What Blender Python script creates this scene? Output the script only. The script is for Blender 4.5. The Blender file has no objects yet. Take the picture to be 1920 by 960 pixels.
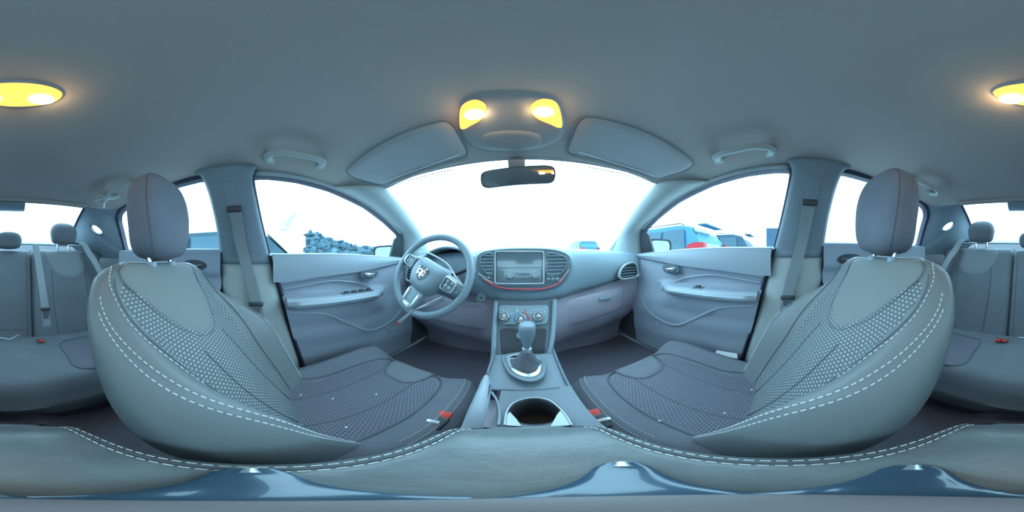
import bpy, bmesh, math, random
from mathutils import Vector, Matrix
from math import sin, cos, tan, radians, pi, sqrt, exp, hypot, atan2

random.seed(7)
scene = bpy.context.scene
COL = scene.collection
H = 1.02                      # eye height of the panorama camera above the ground; all coordinates below are relative to it

# ------------------------------------------------------------------ camera, world, exposure
ROT = Matrix.Rotation(radians(3.5), 4, 'Z') @ Matrix.Rotation(radians(1.15), 4, 'Y')
cam_d = bpy.data.cameras.new('panorama_camera')
cam_d.type = 'PANO'
try:
    cam_d.panorama_type = 'EQUIRECTANGULAR'
except Exception:
    cam_d.cycles.panorama_type = 'EQUIRECTANGULAR'
cam_d.clip_start = 0.005
cam = bpy.data.objects.new('panorama_camera', cam_d)
COL.objects.link(cam)
cam.matrix_world = Matrix.Translation((0, 0, H)) @ ROT @ Matrix.Rotation(radians(90), 4, 'X')
scene.camera = cam

SKY = (0.43, 0.78, 1.0)
world = bpy.data.worlds.new('overcast_sky')
scene.world = world
world.use_nodes = True
bgn = world.node_tree.nodes['Background']
bgn.inputs['Color'].default_value = (*SKY, 1)
bgn.inputs['Strength'].default_value = 4.2
scene.view_settings.view_transform = 'Standard'
scene.view_settings.look = 'None'
scene.view_settings.gamma = 1.0
scene.view_settings.exposure = 0.9
scene.view_settings.use_curve_mapping = False
scene.cycles.use_denoising = True
scene.cycles.max_bounces = 10
scene.cycles.diffuse_bounces = 6
scene.cycles.transparent_max_bounces = 16
scene.cycles.sample_clamp_indirect = 8.0

# ------------------------------------------------------------------ rays of the photograph -> points of the car
R3 = ROT.to_3x3()
def D(px, py):
    lo = radians((px - 960) * .1875); la = radians((480 - py) * .1875)
    return R3 @ Vector((cos(la) * sin(lo), cos(la) * cos(lo), sin(la)))
def P(px, py, x=None, y=None, z=None, r=None):
    d = D(px, py)
    t = x / d.x if x is not None else y / d.y if y is not None else z / d.z if z is not None else r / hypot(d.x, d.y)
    return d * t
def PP(px, py, p0, n):
    d = D(px, py)
    return d * (Vector(p0).dot(Vector(n)) / d.dot(Vector(n)))
V = Vector

# ------------------------------------------------------------------ materials
def new_mat(name):
    m = bpy.data.materials.new(name); m.use_nodes = True
    return m, m.node_tree.nodes, m.node_tree.links, m.node_tree.nodes['Principled BSDF']
def mat(name, col, rough=.6, metal=0., grain=0., gscale=200., var=.0, vscale=6., spec=.5, coat=0., sheen=0.):
    m, N, L, b = new_mat(name)
    b.inputs['Base Color'].default_value = (*col, 1)
    b.inputs['Roughness'].default_value = rough
    b.inputs['Metallic'].default_value = metal
    b.inputs['Specular IOR Level'].default_value = spec
    if coat: b.inputs['Coat Weight'].default_value = coat
    if sheen: b.inputs['Sheen Weight'].default_value = sheen
    tc = N.new('ShaderNodeTexCoord')
    if var:
        n = N.new('ShaderNodeTexNoise'); n.inputs['Scale'].default_value = vscale; n.inputs['Detail'].default_value = 5
        L.new(tc.outputs['Object'], n.inputs['Vector'])
        r = N.new('ShaderNodeMapRange')
        r.inputs['From Min'].default_value = .3; r.inputs['From Max'].default_value = .7
        r.inputs['To Min'].default_value = 1 - var; r.inputs['To Max'].default_value = 1 + var
        L.new(n.outputs['Fac'], r.inputs['Value'])
        mx = N.new('ShaderNodeVectorMath'); mx.operation = 'SCALE'
        mx.inputs[0].default_value = col
        L.new(r.outputs['Result'], mx.inputs['Scale'])
        L.new(mx.outputs['Vector'], b.inputs['Base Color'])
    if grain:
        n = N.new('ShaderNodeTexNoise'); n.inputs['Scale'].default_value = gscale; n.inputs['Detail'].default_value = 3
        L.new(tc.outputs['Object'], n.inputs['Vector'])
        bp = N.new('ShaderNodeBump'); bp.inputs['Strength'].default_value = grain; bp.inputs['Distance'].default_value = .002
        L.new(n.outputs['Fac'], bp.inputs['Height']); L.new(bp.outputs['Normal'], b.inputs['Normal'])
    return m
def weave_mat(name, dark, light, pitch, ratio=.55):
    """woven seat cloth: staggered raised dots on the uv grid (uv in metres)"""
    m, N, L, b = new_mat(name)
    uv = N.new('ShaderNodeUVMap')
    sp = N.new('ShaderNodeSeparateXYZ'); L.new(uv.outputs['UV'], sp.inputs[0])
    def M(op, a, c=None):
        n = N.new('ShaderNodeMath'); n.operation = op
        for i, q in enumerate((a, c)):
            if q is None: continue
            if isinstance(q, (int, float)): n.inputs[i].default_value = q
            else: L.new(q, n.inputs[i])
        return n.outputs[0]
    u = M('DIVIDE', sp.outputs[0], pitch * 1.5); v = M('DIVIDE', sp.outputs[1], pitch)
    row = M('FLOOR', v)
    half = M('MULTIPLY', M('MODULO', M('ABSOLUTE', row), 2.0), .5)
    fu = M('SUBTRACT', M('FRACT', M('ADD', u, half)), .5); fv = M('SUBTRACT', M('FRACT', v), .5)
    d = M('SQRT', M('ADD', M('MULTIPLY', fu, fu), M('MULTIPLY', fv, fv)))
    mr = N.new('ShaderNodeMapRange'); mr.interpolation_type = 'SMOOTHSTEP'
    mr.inputs['From Min'].default_value = ratio * .8; mr.inputs['From Max'].default_value = ratio * .35
    L.new(d, mr.inputs['Value'])
    mx = N.new('ShaderNodeMix'); mx.data_type = 'RGBA'
    mx.inputs[6].default_value = (*dark, 1); mx.inputs[7].default_value = (*light, 1)
    L.new(mr.outputs['Result'], mx.inputs[0]); L.new(mx.outputs[2], b.inputs['Base Color'])
    bp = N.new('ShaderNodeBump'); bp.inputs['Strength'].default_value = .6; bp.inputs['Distance'].default_value = .002
    L.new(mr.outputs['Result'], bp.inputs['Height']); L.new(bp.outputs['Normal'], b.inputs['Normal'])
    b.inputs['Roughness'].default_value = .7
    return m
def emit_mat(name, col, strength):
    m, N, L, b = new_mat(name)
    b.inputs['Base Color'].default_value = (*col, 1)
    b.inputs['Emission Color'].default_value = (*col, 1)
    b.inputs['Emission Strength'].default_value = strength
    return m
def glass_mat(name, tint=(1, 1, 1), refl=.06):
    m, N, L, b = new_mat(name)
    out = N['Material Output']
    t = N.new('ShaderNodeBsdfTransparent'); t.inputs['Color'].default_value = (*tint, 1)
    g = N.new('ShaderNodeBsdfGlossy'); g.inputs['Roughness'].default_value = .02
    lw = N.new('ShaderNodeLayerWeight'); lw.inputs['Blend'].default_value = .5
    pw = N.new('ShaderNodeMath'); pw.operation = 'POWER'; pw.inputs[1].default_value = 5
    L.new(lw.outputs['Facing'], pw.inputs[0])
    fr = N.new('ShaderNodeMath'); fr.operation = 'MULTIPLY_ADD'; fr.inputs[1].default_value = .5; fr.inputs[2].default_value = .03
    L.new(pw.outputs[0], fr.inputs[0])
    mi = N.new('ShaderNodeMixShader')
    L.new(fr.outputs[0], mi.inputs[0]); L.new(t.outputs[0], mi.inputs[1]); L.new(g.outputs[0], mi.inputs[2])
    L.new(mi.outputs[0], out.inputs['Surface'])
    return m

M = {}
M['headliner'] = mat('headliner_cloth', (.43, .39, .36), .95, grain=.25, gscale=900, var=.04, vscale=3)
M['visor'] = mat('visor_cloth', (.41, .41, .41), .9, grain=.2, gscale=700)
M['pillar'] = mat('pillar_plastic', (.43, .46, .45), .55, grain=.15, gscale=500)
M['pillar_dark'] = mat('pillar_dark_plastic', (.22, .27, .31), .55, grain=.15, gscale=500)
M['dash'] = mat('dash_plastic', (.26, .34, .38), .5, grain=.2, gscale=450)  # black plastic made paler and bluer: window glare mixed into its colour
M['dash_low'] = mat('lower_dash_plastic', (.46, .41, .47), .6, grain=.2, gscale=450)  # glare veil over the footwell put in as paler, purplish plastic
M['door'] = mat('door_plastic', (.33, .36, .42), .55, grain=.2, gscale=450)  # door plastic lightened and blued so its colour carries the glare haze
M['door_pad'] = mat('door_vinyl', (.36, .41, .46), .5, grain=.15, gscale=350)
M['black'] = mat('black_plastic', (.05, .055, .065), .45)
M['gloss'] = mat('gloss_black', (.12, .16, .18), .16, coat=.5)
M['screen'] = mat('screen_glass', (.11, .15, .17), .12, coat=.5)
M['rubber'] = mat('window_rubber', (.04, .04, .07), .6)
M['seat'] = mat('seat_cloth', (.16, .165, .195), .85, grain=.3, gscale=800, var=.06, vscale=14)  # slight purple glare tint worked into the cloth colour
M['vinyl'] = mat('seat_side_vinyl', (.175, .19, .195), .5, grain=.15, gscale=300)
M['shield'] = mat('seat_shoulder_cloth', (.215, .225, .22), .9, grain=.2, gscale=900)
M['thigh'] = mat('thigh_panel_cloth', (.175, .185, .205), .9, grain=.2, gscale=900)
M['weave'] = weave_mat('woven_seat_cloth', (.115, .13, .135), (.34, .37, .37), .0080, .55)
M['weave_low'] = weave_mat('woven_cushion_cloth', (.115, .115, .14), (.23, .23, .275), .0070, .55)
M['rear'] = mat('rear_seat_cloth', (.15, .165, .185), .85, grain=.3, gscale=800, var=.05, vscale=10)
M['rear_pad'] = mat('rear_panel_cloth', (.21, .235, .25), .9, grain=.2, gscale=900)
M['stitch'] = mat('pale_thread', (.75, .76, .74), .8)
M['seam'] = mat('dark_seam', (.11, .115, .13), .8)
M['leather'] = mat('armrest_vinyl', (.16, .18, .185), .34, grain=.45, gscale=130, var=.12, vscale=30)
M['belt'] = mat('belt_webbing', (.26, .285, .30), .8, grain=.3, gscale=900)
M['red'] = mat('buckle_red', (.75, .05, .035), .4)
M['chrome'] = mat('chrome', (.85, .85, .86), .12, metal=1)
M['silver'] = mat('silver_paint', (.60, .63, .66), .3, metal=.7)
M['carpet'] = mat('carpet', (.21, .19, .235), 1, grain=.8, gscale=500)  # purple veil of the footwell painted into the carpet colour
M['shell'] = mat('body_shell', (.12, .12, .13), .8)
M['satin'] = mat('satin_trim', (.38, .42, .45), .35, metal=.2)
M['console'] = mat('console_plastic', (.17, .205, .24), .45, grain=.15, gscale=450)
M['wheel'] = mat('wheel_leather', (.20, .26, .30), .45, grain=.15, gscale=400)
M['print'] = mat('white_print', (.8, .8, .82), .6)
M['print_red'] = mat('red_print', (.8, .08, .06), .6)
M['print_blue'] = mat('blue_print', (.12, .45, .75), .6)
M['glow_red'] = emit_mat('red_trim_light', (.9, .08, .12), .12)
M['boot'] = mat('shifter_boot', (.14, .145, .165), .6, grain=.4, gscale=150)
M['glass'] = glass_mat('clear_glass')
M['mirror'] = mat('mirror_glass', (.55, .60, .62), .03, metal=1)
M['lens'] = emit_mat('lit_lamp_lens', (1.0, .36, .055), 1.45)
M['bulb'] = emit_mat('lit_bulb', (1.0, .80, .42), 16.0)
M['lamp_body'] = mat('lamp_housing', (.36, .34, .33), .6)
M['white'] = mat('plain_white', (.85, .85, .86), .7)
M['ribbon'] = mat('pale_ribbon', (.62, .64, .66), .6)
M['asphalt'] = mat('pale_concrete', (.55, .55, .55), .9, grain=.3, gscale=20, var=.1, vscale=1.2)  # pale concrete of its own colour, mottled at random

# ------------------------------------------------------------------ geometry helpers (all return verts, faces, uvs)
def cr(pts, n, closed=False):
    """Catmull-Rom through pts, resampled to n points"""
    pts = [V(p) if len(p) == 3 else V((p[0], p[1], 0)) for p in pts]
    k = len(pts); out = []
    segs = k if closed else k - 1
    dense = []
    for i in range(segs):
        if closed: a, b, c, d = (pts[(i + j - 1) % k] for j in range(4))
        else: a, b, c, d = pts[max(i - 1, 0)], pts[i], pts[i + 1], pts[min(i + 2, k - 1)]
        for j in range(12):
            t = j / 12
            dense.append(.5 * ((2 * b) + (c - a) * t + (2 * a - 5 * b + 4 * c - d) * t * t + (3 * b - a - 3 * c + d) * t ** 3))
    if not closed: dense.append(pts[-1])
    else: dense.append(dense[0])
    acc = [0]
    for i in range(1, len(dense)): acc.append(acc[-1] + (dense[i] - dense[i - 1]).length)
    tot = acc[-1]; j = 0
    m = n if closed else n - 1
    for i in range(n):
        s = tot * i / m
        while j < len(acc) - 2 and acc[j + 1] < s: j += 1
        w = acc[j + 1] - acc[j]
        out.append(dense[j].lerp(dense[j + 1], (s - acc[j]) / w if w > 1e-9 else 0))
    return out
def lin(keys, x):
    """smooth interpolation through (x, value) keys"""
    if x <= keys[0][0]: return keys[0][1]
    if x >= keys[-1][0]: return keys[-1][1]
    for i in range(len(keys) - 1):
        x0, a = keys[i]; x1, b = keys[i + 1]
        if x <= x1:
            t = (x - x0) / (x1 - x0)
            m0 = (b - keys[i - 1][1]) / (x1 - keys[i - 1][0]) if i > 0 else (b - a) / (x1 - x0)
            m1 = (keys[i + 2][1] - a) / (keys[i + 2][0] - x0) if i + 2 < len(keys) else (b - a) / (x1 - x0)
            h = x1 - x0
            return (2 * t ** 3 - 3 * t * t + 1) * a + (t ** 3 - 2 * t * t + t) * h * m0 + (-2 * t ** 3 + 3 * t * t) * b + (t ** 3 - t * t) * h * m1
def sm(a, b, x):
    t = max(0., min(1., (x - a) / (b - a))); return t * t * (3 - 2 * t)
def rng(a, b, n): return [a + (b - a) * i / (n - 1) for i in range(n)]
def grid(fn, us, vs, keep=None, closed=False):
    nu = len(us); verts = [V(fn(u, v)) for v in vs for u in us]; uvs = [(u, v) for v in vs for u in us]
    faces = []
    for j in range(len(vs) - 1):
        for i in range(nu if closed else nu - 1):
            k = (i + 1) % nu
            if keep and not keep((us[i] + us[k]) / 2, (vs[j] + vs[j + 1]) / 2): continue
            faces.append((j * nu + i, j * nu + k, (j + 1) * nu + k, (j + 1) * nu + i))
    return verts, faces, uvs
def loft(rings, cap0=True, cap1=True):
    n = len(rings[0]); verts = [V(p) for r in rings for p in r]; faces = []
    for j in range(len(rings) - 1):
        for i in range(n):
            k = (i + 1) % n
            faces.append((j * n + i, j * n + k, (j + 1) * n + k, (j + 1) * n + i))
    if cap0: faces.append(tuple(reversed(range(n))))
    if cap1: faces.append(tuple((len(rings) - 1) * n + i for i in range(n)))
    return verts, faces, None
def strip(a, b, n=2, bulge=None):
    """ruled surface between two polylines of equal length, pushed by bulge vector in the middle"""
    rows = []
    for t in rng(0, 1, n):
        rows.append([V(p).lerp(V(q), t) + (V(bulge) * sin(pi * t) if bulge else V((0, 0, 0))) for p, q in zip(a, b)])
    k = len(a); verts = [p for r in rows for p in r]
    faces = [(j * k + i, j * k + i + 1, (j + 1) * k + i + 1, (j + 1) * k + i) for j in range(n - 1) for i in range(k - 1)]
    return verts, faces, None
def basis(axis, up=(0, 0, 1)):
    a = V(axis).normalized(); u = V(up)
    if abs(a.dot(u.normalized())) > .98: u = V((0, 1, 0))
    e1 = u.cross(a).normalized(); e2 = a.cross(e1)
    return a, e1, e2
def tube(path, r, n=8, up=(0, 0, 1), sx=1., sy=1., closed=False, caps=True):
    path = [V(p) for p in path]; k = len(path); rings = []
    for i, p in enumerate(path):
        if closed: d = path[(i + 1) % k] - path[i - 1]
        else: d = path[min(i + 1, k - 1)] - path[max(i - 1, 0)]
        a, e1, e2 = basis(d, up)
        rr = r[i] if isinstance(r, (list, tuple)) else r
        rings.append([p + e1 * (cos(2 * pi * j / n) * rr * sx) + e2 * (sin(2 * pi * j / n) * rr * sy) for j in range(n)])
    if closed: rings.append(rings[0])
    return loft(rings, caps and not closed, caps and not closed)
def plate(loop, vec):
    loop = [V(p) for p in loop]; vec = V(vec); n = len(loop)
    verts = loop + [p + vec for p in loop]
    faces = [tuple(reversed(range(n))), tuple(range(n, 2 * n))] + [(i, (i + 1) % n, n + (i + 1) % n, n + i) for i in range(n)]
    return verts, faces, None
def rbox(c, size, bev=.004, rot=None, seg=2):
    bm = bmesh.new(); bmesh.ops.create_cube(bm, size=1)
    bmesh.ops.scale(bm, vec=V(size), verts=bm.verts)
    if bev: bmesh.ops.bevel(bm, geom=bm.edges[:], offset=min(bev, min(size) * .49), segments=seg, affect='EDGES', profile=.5)
    m = rot.to_3x3() if rot is not None else Matrix.Identity(3)
    verts = [m @ v.co + V(c) for v in bm.verts]; faces = [tuple(v.index for v in f.verts) for f in bm.faces]
    bm.free(); return verts, faces, None
def lathe(prof, c, axis, n=24, up=(0, 0, 1), sx=1., sy=1.):
    a, e1, e2 = basis(axis, up); c = V(c)
    rings = [[c + a * h + e1 * (cos(2 * pi * j / n) * r * sx) + e2 * (sin(2 * pi * j / n) * r * sy) for j in range(n)] for r, h in prof]
    return loft(rings)
def pad(outline, fn, h1, h0=-.003, nr=8, pw=6, uvs=None, c=None):
    """cushioned patch: a closed 2D outline filled to its centre, fn(a, b, h) -> point"""
    k = len(outline)
    if c is None: c = (sum(p[0] for p in outline) / k, sum(p[1] for p in outline) / k)
    ks = [1 - (i / nr) ** 1.5 for i in range(nr)]
    verts = []; uv = []
    for t in ks:
        for p in outline:
            a = c[0] + (p[0] - c[0]) * t; b = c[1] + (p[1] - c[1]) * t
            verts.append(V(fn(a, b, h0 + (h1 - h0) * (1 - t ** pw)))); uv.append((a, b))
    verts.append(V(fn(c[0], c[1], h1))); uv.append(c)
    faces = []
    for j in range(nr - 1):
        for i in range(k):
            q = (i + 1) % k; faces.append((j * k + i, j * k + q, (j + 1) * k + q, (j + 1) * k + i))
    for i in range(k): faces.append(((nr - 1) * k + i, (nr - 1) * k + (i + 1) % k, nr * k))
    if uvs: uv = [(a * uvs[0], b * uvs[1]) for a, b in uv]
    return verts, faces, uv
def ringframe(inner, outer, vec):
    """closed frame between two loops of equal count, given thickness by vec"""
    n = len(inner); vec = V(vec)
    verts = [V(p) for p in inner] + [V(p) for p in outer] + [V(p) + vec for p in outer] + [V(p) + vec for p in inner]
    faces = []
    for r in range(4):
        for i in range(n):
            k = (i + 1) % n; s = (r + 1) % 4
            faces.append((r * n + i, r * n + k, s * n + k, s * n + i))
    return verts, faces, None
def join(*gs):
    verts, faces, uvs = [], [], []
    for v, f, u in gs:
        o = len(verts); verts += v; faces += [tuple(i + o for i in q) for q in f]; uvs += (u or [(0, 0)] * len(v))
    return verts, faces, uvs
def rounded(pts, r, n=5):
    """round the corners of a closed 2D polygon"""
    out = []; k = len(pts)
    for i in range(k):
        p, a, b = V(pts[i]), V(pts[i - 1]), V(pts[(i + 1) % k])
        ra = min(r, (a - p).length * .45); rb = min(r, (b - p).length * .45)
        s, e = p + (a - p).normalized() * ra, p + (b - p).normalized() * rb
        for j in range(n):
            t = j / (n - 1); out.append(tuple(s.lerp(p, t).lerp(p.lerp(e, t), t)))
    return out
def pinp(poly, x, y):
    c = False; k = len(poly)
    for i in range(k):
        x0, y0 = poly[i][:2]; x1, y1 = poly[i - 1][:2]
        if (y0 > y) != (y1 > y) and x < (x1 - x0) * (y - y0) / (y1 - y0) + x0: c = not c
    return c
def stitches(path, length=.006, gap=.004, r=.0009, lift=None):
    """dashes of thread along a path"""
    path = [V(p) for p in path]; acc = [0]
    for i in range(1, len(path)): acc.append(acc[-1] + (path[i] - path[i - 1]).length)
    gs = []; s = 0; j = 0
    def at(q):
        for i in range(len(acc) - 1):
            if acc[i + 1] >= q: return path[i].lerp(path[i + 1], (q - acc[i]) / max(acc[i + 1] - acc[i], 1e-9))
        return path[-1]
    while s + length < acc[-1]:
        gs.append(tube([at(s), at(s + length)], r, 4)); s += length + gap
    return join(*gs)

# ------------------------------------------------------------------ objects
WL = {}
def mk(name, g, m, parent=None, s=1, smooth=40, bevel=0, solid=0, subsurf=0, label=None, kind=None, recalc=True):
    verts, faces, uvs = g
    verts = [V((p.x * s, p.y, p.z + H)) for p in verts]
    if s < 0: faces = [tuple(reversed(f)) for f in faces]
    if parent is not None: off = WL[parent]
    else:
        xs = [p.x for p in verts]; ys = [p.y for p in verts]
        off = V(((min(xs) + max(xs)) / 2, (min(ys) + max(ys)) / 2, min(p.z for p in verts)))
    me = bpy.data.meshes.new(name)
    me.from_pydata([tuple(p - off) for p in verts], [], faces)
    if uvs:
        lay = me.uv_layers.new(name='UVMap')
        for lp in me.loops: lay.data[lp.index].uv = uvs[lp.vertex_index]
    if recalc:
        bm = bmesh.new(); bm.from_mesh(me); bmesh.ops.recalc_face_normals(bm, faces=bm.faces[:]); bm.to_mesh(me); bm.free()
    me.materials.append(M[m] if isinstance(m, str) else m)
    if smooth:
        me.shade_smooth(); me.set_sharp_from_angle(angle=radians(smooth))
    o = bpy.data.objects.new(name, me); COL.objects.link(o)
    WL[o] = off.copy()
    if parent is not None: o.parent = parent
    else: o.location = off
    if solid:
        md = o.modifiers.new('thickness', 'SOLIDIFY'); md.thickness = abs(solid); md.offset = -1 if solid > 0 else 1
    if bevel:
        md = o.modifiers.new('soft_edge', 'BEVEL'); md.width = bevel; md.segments = 2; md.limit_method = 'ANGLE'; md.angle_limit = radians(40)
    if subsurf:
        md = o.modifiers.new('smooth', 'SUBSURF'); md.levels = subsurf; md.render_levels = subsurf
    if label: o['label'] = label
    if kind: o['kind'] = kind
    return o
def tag(o, label, cat, group=None, kind=None):
    o['label'] = label; o['category'] = cat
    if group: o['group'] = group
    if kind: o['kind'] = kind
    return o
def thing(name, label, cat, loc, group=None, kind=None, s=1):
    o = bpy.data.objects.new(name, None); COL.objects.link(o); o.empty_display_size = .05
    l = V((loc[0] * s, loc[1], loc[2] + H)); o.location = l; WL[o] = l.copy()
    return tag(o, label, cat, group, kind)
SIDE = {1: "passenger's", -1: "driver's"}

# ------------------------------------------------------------------ body lines of the car
def XG(z): return .743 - .4 * z                      # plane of the side glass
def XW(z): return XG(z) if z > .02 else .735
HOLE_F = [(.803, -.002), (.737, .144), (.613, .200), (.46, .258), (.27, .305), (.12, .328), (0, .338), (-.045, .337), (-.056, .322), (-.045, .272), (-.02, .145), (.012, .02), (.3, .025), (.55, .012)]
HOLE_R = [(-.205, .045), (-.21, .19), (-.235, .345), (-.26, .350), (-.39, .343), (-.6, .322), (-.74, .306), (-.80, .285), (-.825, .25), (-.83, .17), (-.84, .06), (-.5, .05)]
HOLE_Q = [(-.93, .17), (-.95, .215), (-.985, .235), (-1.015, .225), (-1.01, .195), (-.975, .165)]
ZC = [(-.97, .345), (-.85, .378), (-.6, .402), (-.3, .413), (.1, .413), (.3, .400), (.4, .378), (.497, .347)]
EX = [(-.97, .47), (-.90, .56), (-.80, .618), (-.5, .608), (-.15, .597), (.1, .604), (.27, .614), (.40, .572), (.497, .53)]
EZ = [(-.97, .335), (-.90, .318), (-.80, .308), (-.5, .345), (-.15, .368), (.1, .345), (.27, .318), (.40, .323), (.497, .332)]
def ceilz(x, y):
    e = lin(EX, y); k = min(1., abs(x) / e)
    return lin(ZC, y) - (lin(ZC, y) - lin(EZ, y)) * k ** 3

# ceiling and roof
mk_ceil = mk('ceiling', grid(lambda u, y: (u * lin(EX, y), y, ceilz(u * lin(EX, y), y)), rng(-1, 1, 41), rng(-.97, .497, 45)), 'headliner')
tag(mk_ceil, 'grey cloth headliner curving over the whole cabin', 'headliner', kind='structure')
roof = mk('roof', grid(lambda u, y: (u * (lin(EX, y) + .035), y, ceilz(u * lin(EX, y), y) + .03), rng(-1, 1, 21), rng(-1.0, .52, 25)), 'shell', solid=-.004)
tag(roof, 'outer sheet metal roof above the headliner', 'car roof', kind='structure')

# floor
fl = mk('floor', grid(lambda x, y: (x, y, -.72 + (.10 * exp(-(x / .13) ** 4) if y > -.4 else .08 * exp(-(x / .16) ** 4)) + .05 * sm(-.4, -.5, y)), rng(-.76, .76, 39), rng(-1.2, 1.12, 40)), 'carpet')
tag(fl, 'dark carpeted car floor with raised centre tunnel', 'car floor', kind='structure')

# side shells with window openings
def side_keep(y, z):
    if y > .45 and z > .345 - (y - .5) * .606 + .015: return False
    if y < -.93 and z > .345 + (y + .97) * .45 + .01: return False
    if -1.26 < y < -.90 and .13 < z < .32: return False
    for q in (HOLE_F, HOLE_R):
        for a in (-.018, 0, .018):
            for b in (-.018, 0, .018):
                if pinp(q, y + a, z + b): return False
    return True
for s, nm in ((-1, 'wall_left'), (1, 'wall_right')):
    o = mk(nm, grid(lambda y, z: (XW(z) + .035, y, z), rng(-1.75, 1.16, 195), rng(-.80, .40, 81), keep=side_keep), 'shell', s=s, solid=.002)
    tag(o, 'body side shell around the windows on the %s side' % SIDE[s], 'car body side', kind='structure')
o = mk('wall_front', join(grid(lambda x, z: (x, 1.13, z), rng(-.78, .78, 3), rng(-.8, .0, 3)), grid(lambda x, y: (x, y, -.01), rng(-.78, .78, 3), rng(1.02, 1.14, 3))), 'shell', solid=.004)
tag(o, 'firewall closing the footwells below the windshield', 'firewall', kind='structure')
o = mk('wall_rear', grid(lambda x, z: (x, -1.74, z), rng(-.78, .78, 3), rng(-.8, .15, 3)), 'shell', solid=.004)
tag(o, 'rear body panel behind the parcel shelf', 'car body rear', kind='structure')

# ------------------------------------------------------------------ windshield and rear window
def wsp(u, t):       # u -1..1 across, t 0 top .. 1 base
    x = u * (.53 + (.625 - .53) * t)
    y = .497 + (1.03 - .497) * t - .03 * u * u * (1 - .3 * t) + .015 * (1 - u * u)
    z = .350 + (.022 - .350) * t - .012 * u * u * (1 - t) + .03 * sin(pi * t)
    return V((x, y, z))
w1 = mk('window_1', grid(wsp, rng(-1, 1, 25), rng(0, 1, 13)), 'glass')
tag(w1, 'wide clear windshield above the dashboard', 'windshield', kind='structure')
mk('frit_band', grid(lambda u, t: wsp(u, t) + V((0, -.002, -.002)), rng(-1, 1, 41), rng(0, .012, 2)), 'rubber', w1)
fd = []
for s in (-1, 1):
    for i in range(26):
        for j in range(3):
            c = wsp(s * (.99 - i * .022 - .011 * (j % 2)), .035 + j * .022) + V((0, -.002, -.002))
            fd.append(lathe([(.0032 - .0006 * j, 0), (.0032 - .0006 * j, .0006)], c, (0, -.5, -.85), 8))
mk('frit_dots', join(*fd), 'rubber', w1, kind='stuff')
def rwp(u, t):
    x = u * (.46 + .07 * t); y = -.975 - .47 * t + .05 * u * u; z = .345 - .205 * t + .02 * sin(pi * t) - .012 * u * u
    return V((x, y, z))
w2 = mk('window_2', grid(rwp, rng(-1, 1, 21), rng(0, 1, 9)), 'glass')
tag(w2, 'sloping rear window behind the back seat', 'rear window', kind='structure')
hl = [tube([rwp(u, t) + V((0, .003, 0)) for u in rng(-.93, .93, 13)], .0005, 4) for t in rng(.15, .9, 9)]
mk('heating_wire', join(*hl), 'rubber', w2, kind='stuff')
mk('window_frame', join(strip([rwp(-1, t) for t in rng(0, 1, 9)], [rwp(-.965, t) for t in rng(0, 1, 9)]), strip([rwp(1, t) for t in rng(0, 1, 9)], [rwp(.965, t) for t in rng(0, 1, 9)]), strip([rwp(u, 0) for u in rng(-1, 1, 9)], [rwp(u, .03) for u in rng(-1, 1, 9)])), 'rubber', w2, solid=.003)

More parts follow.
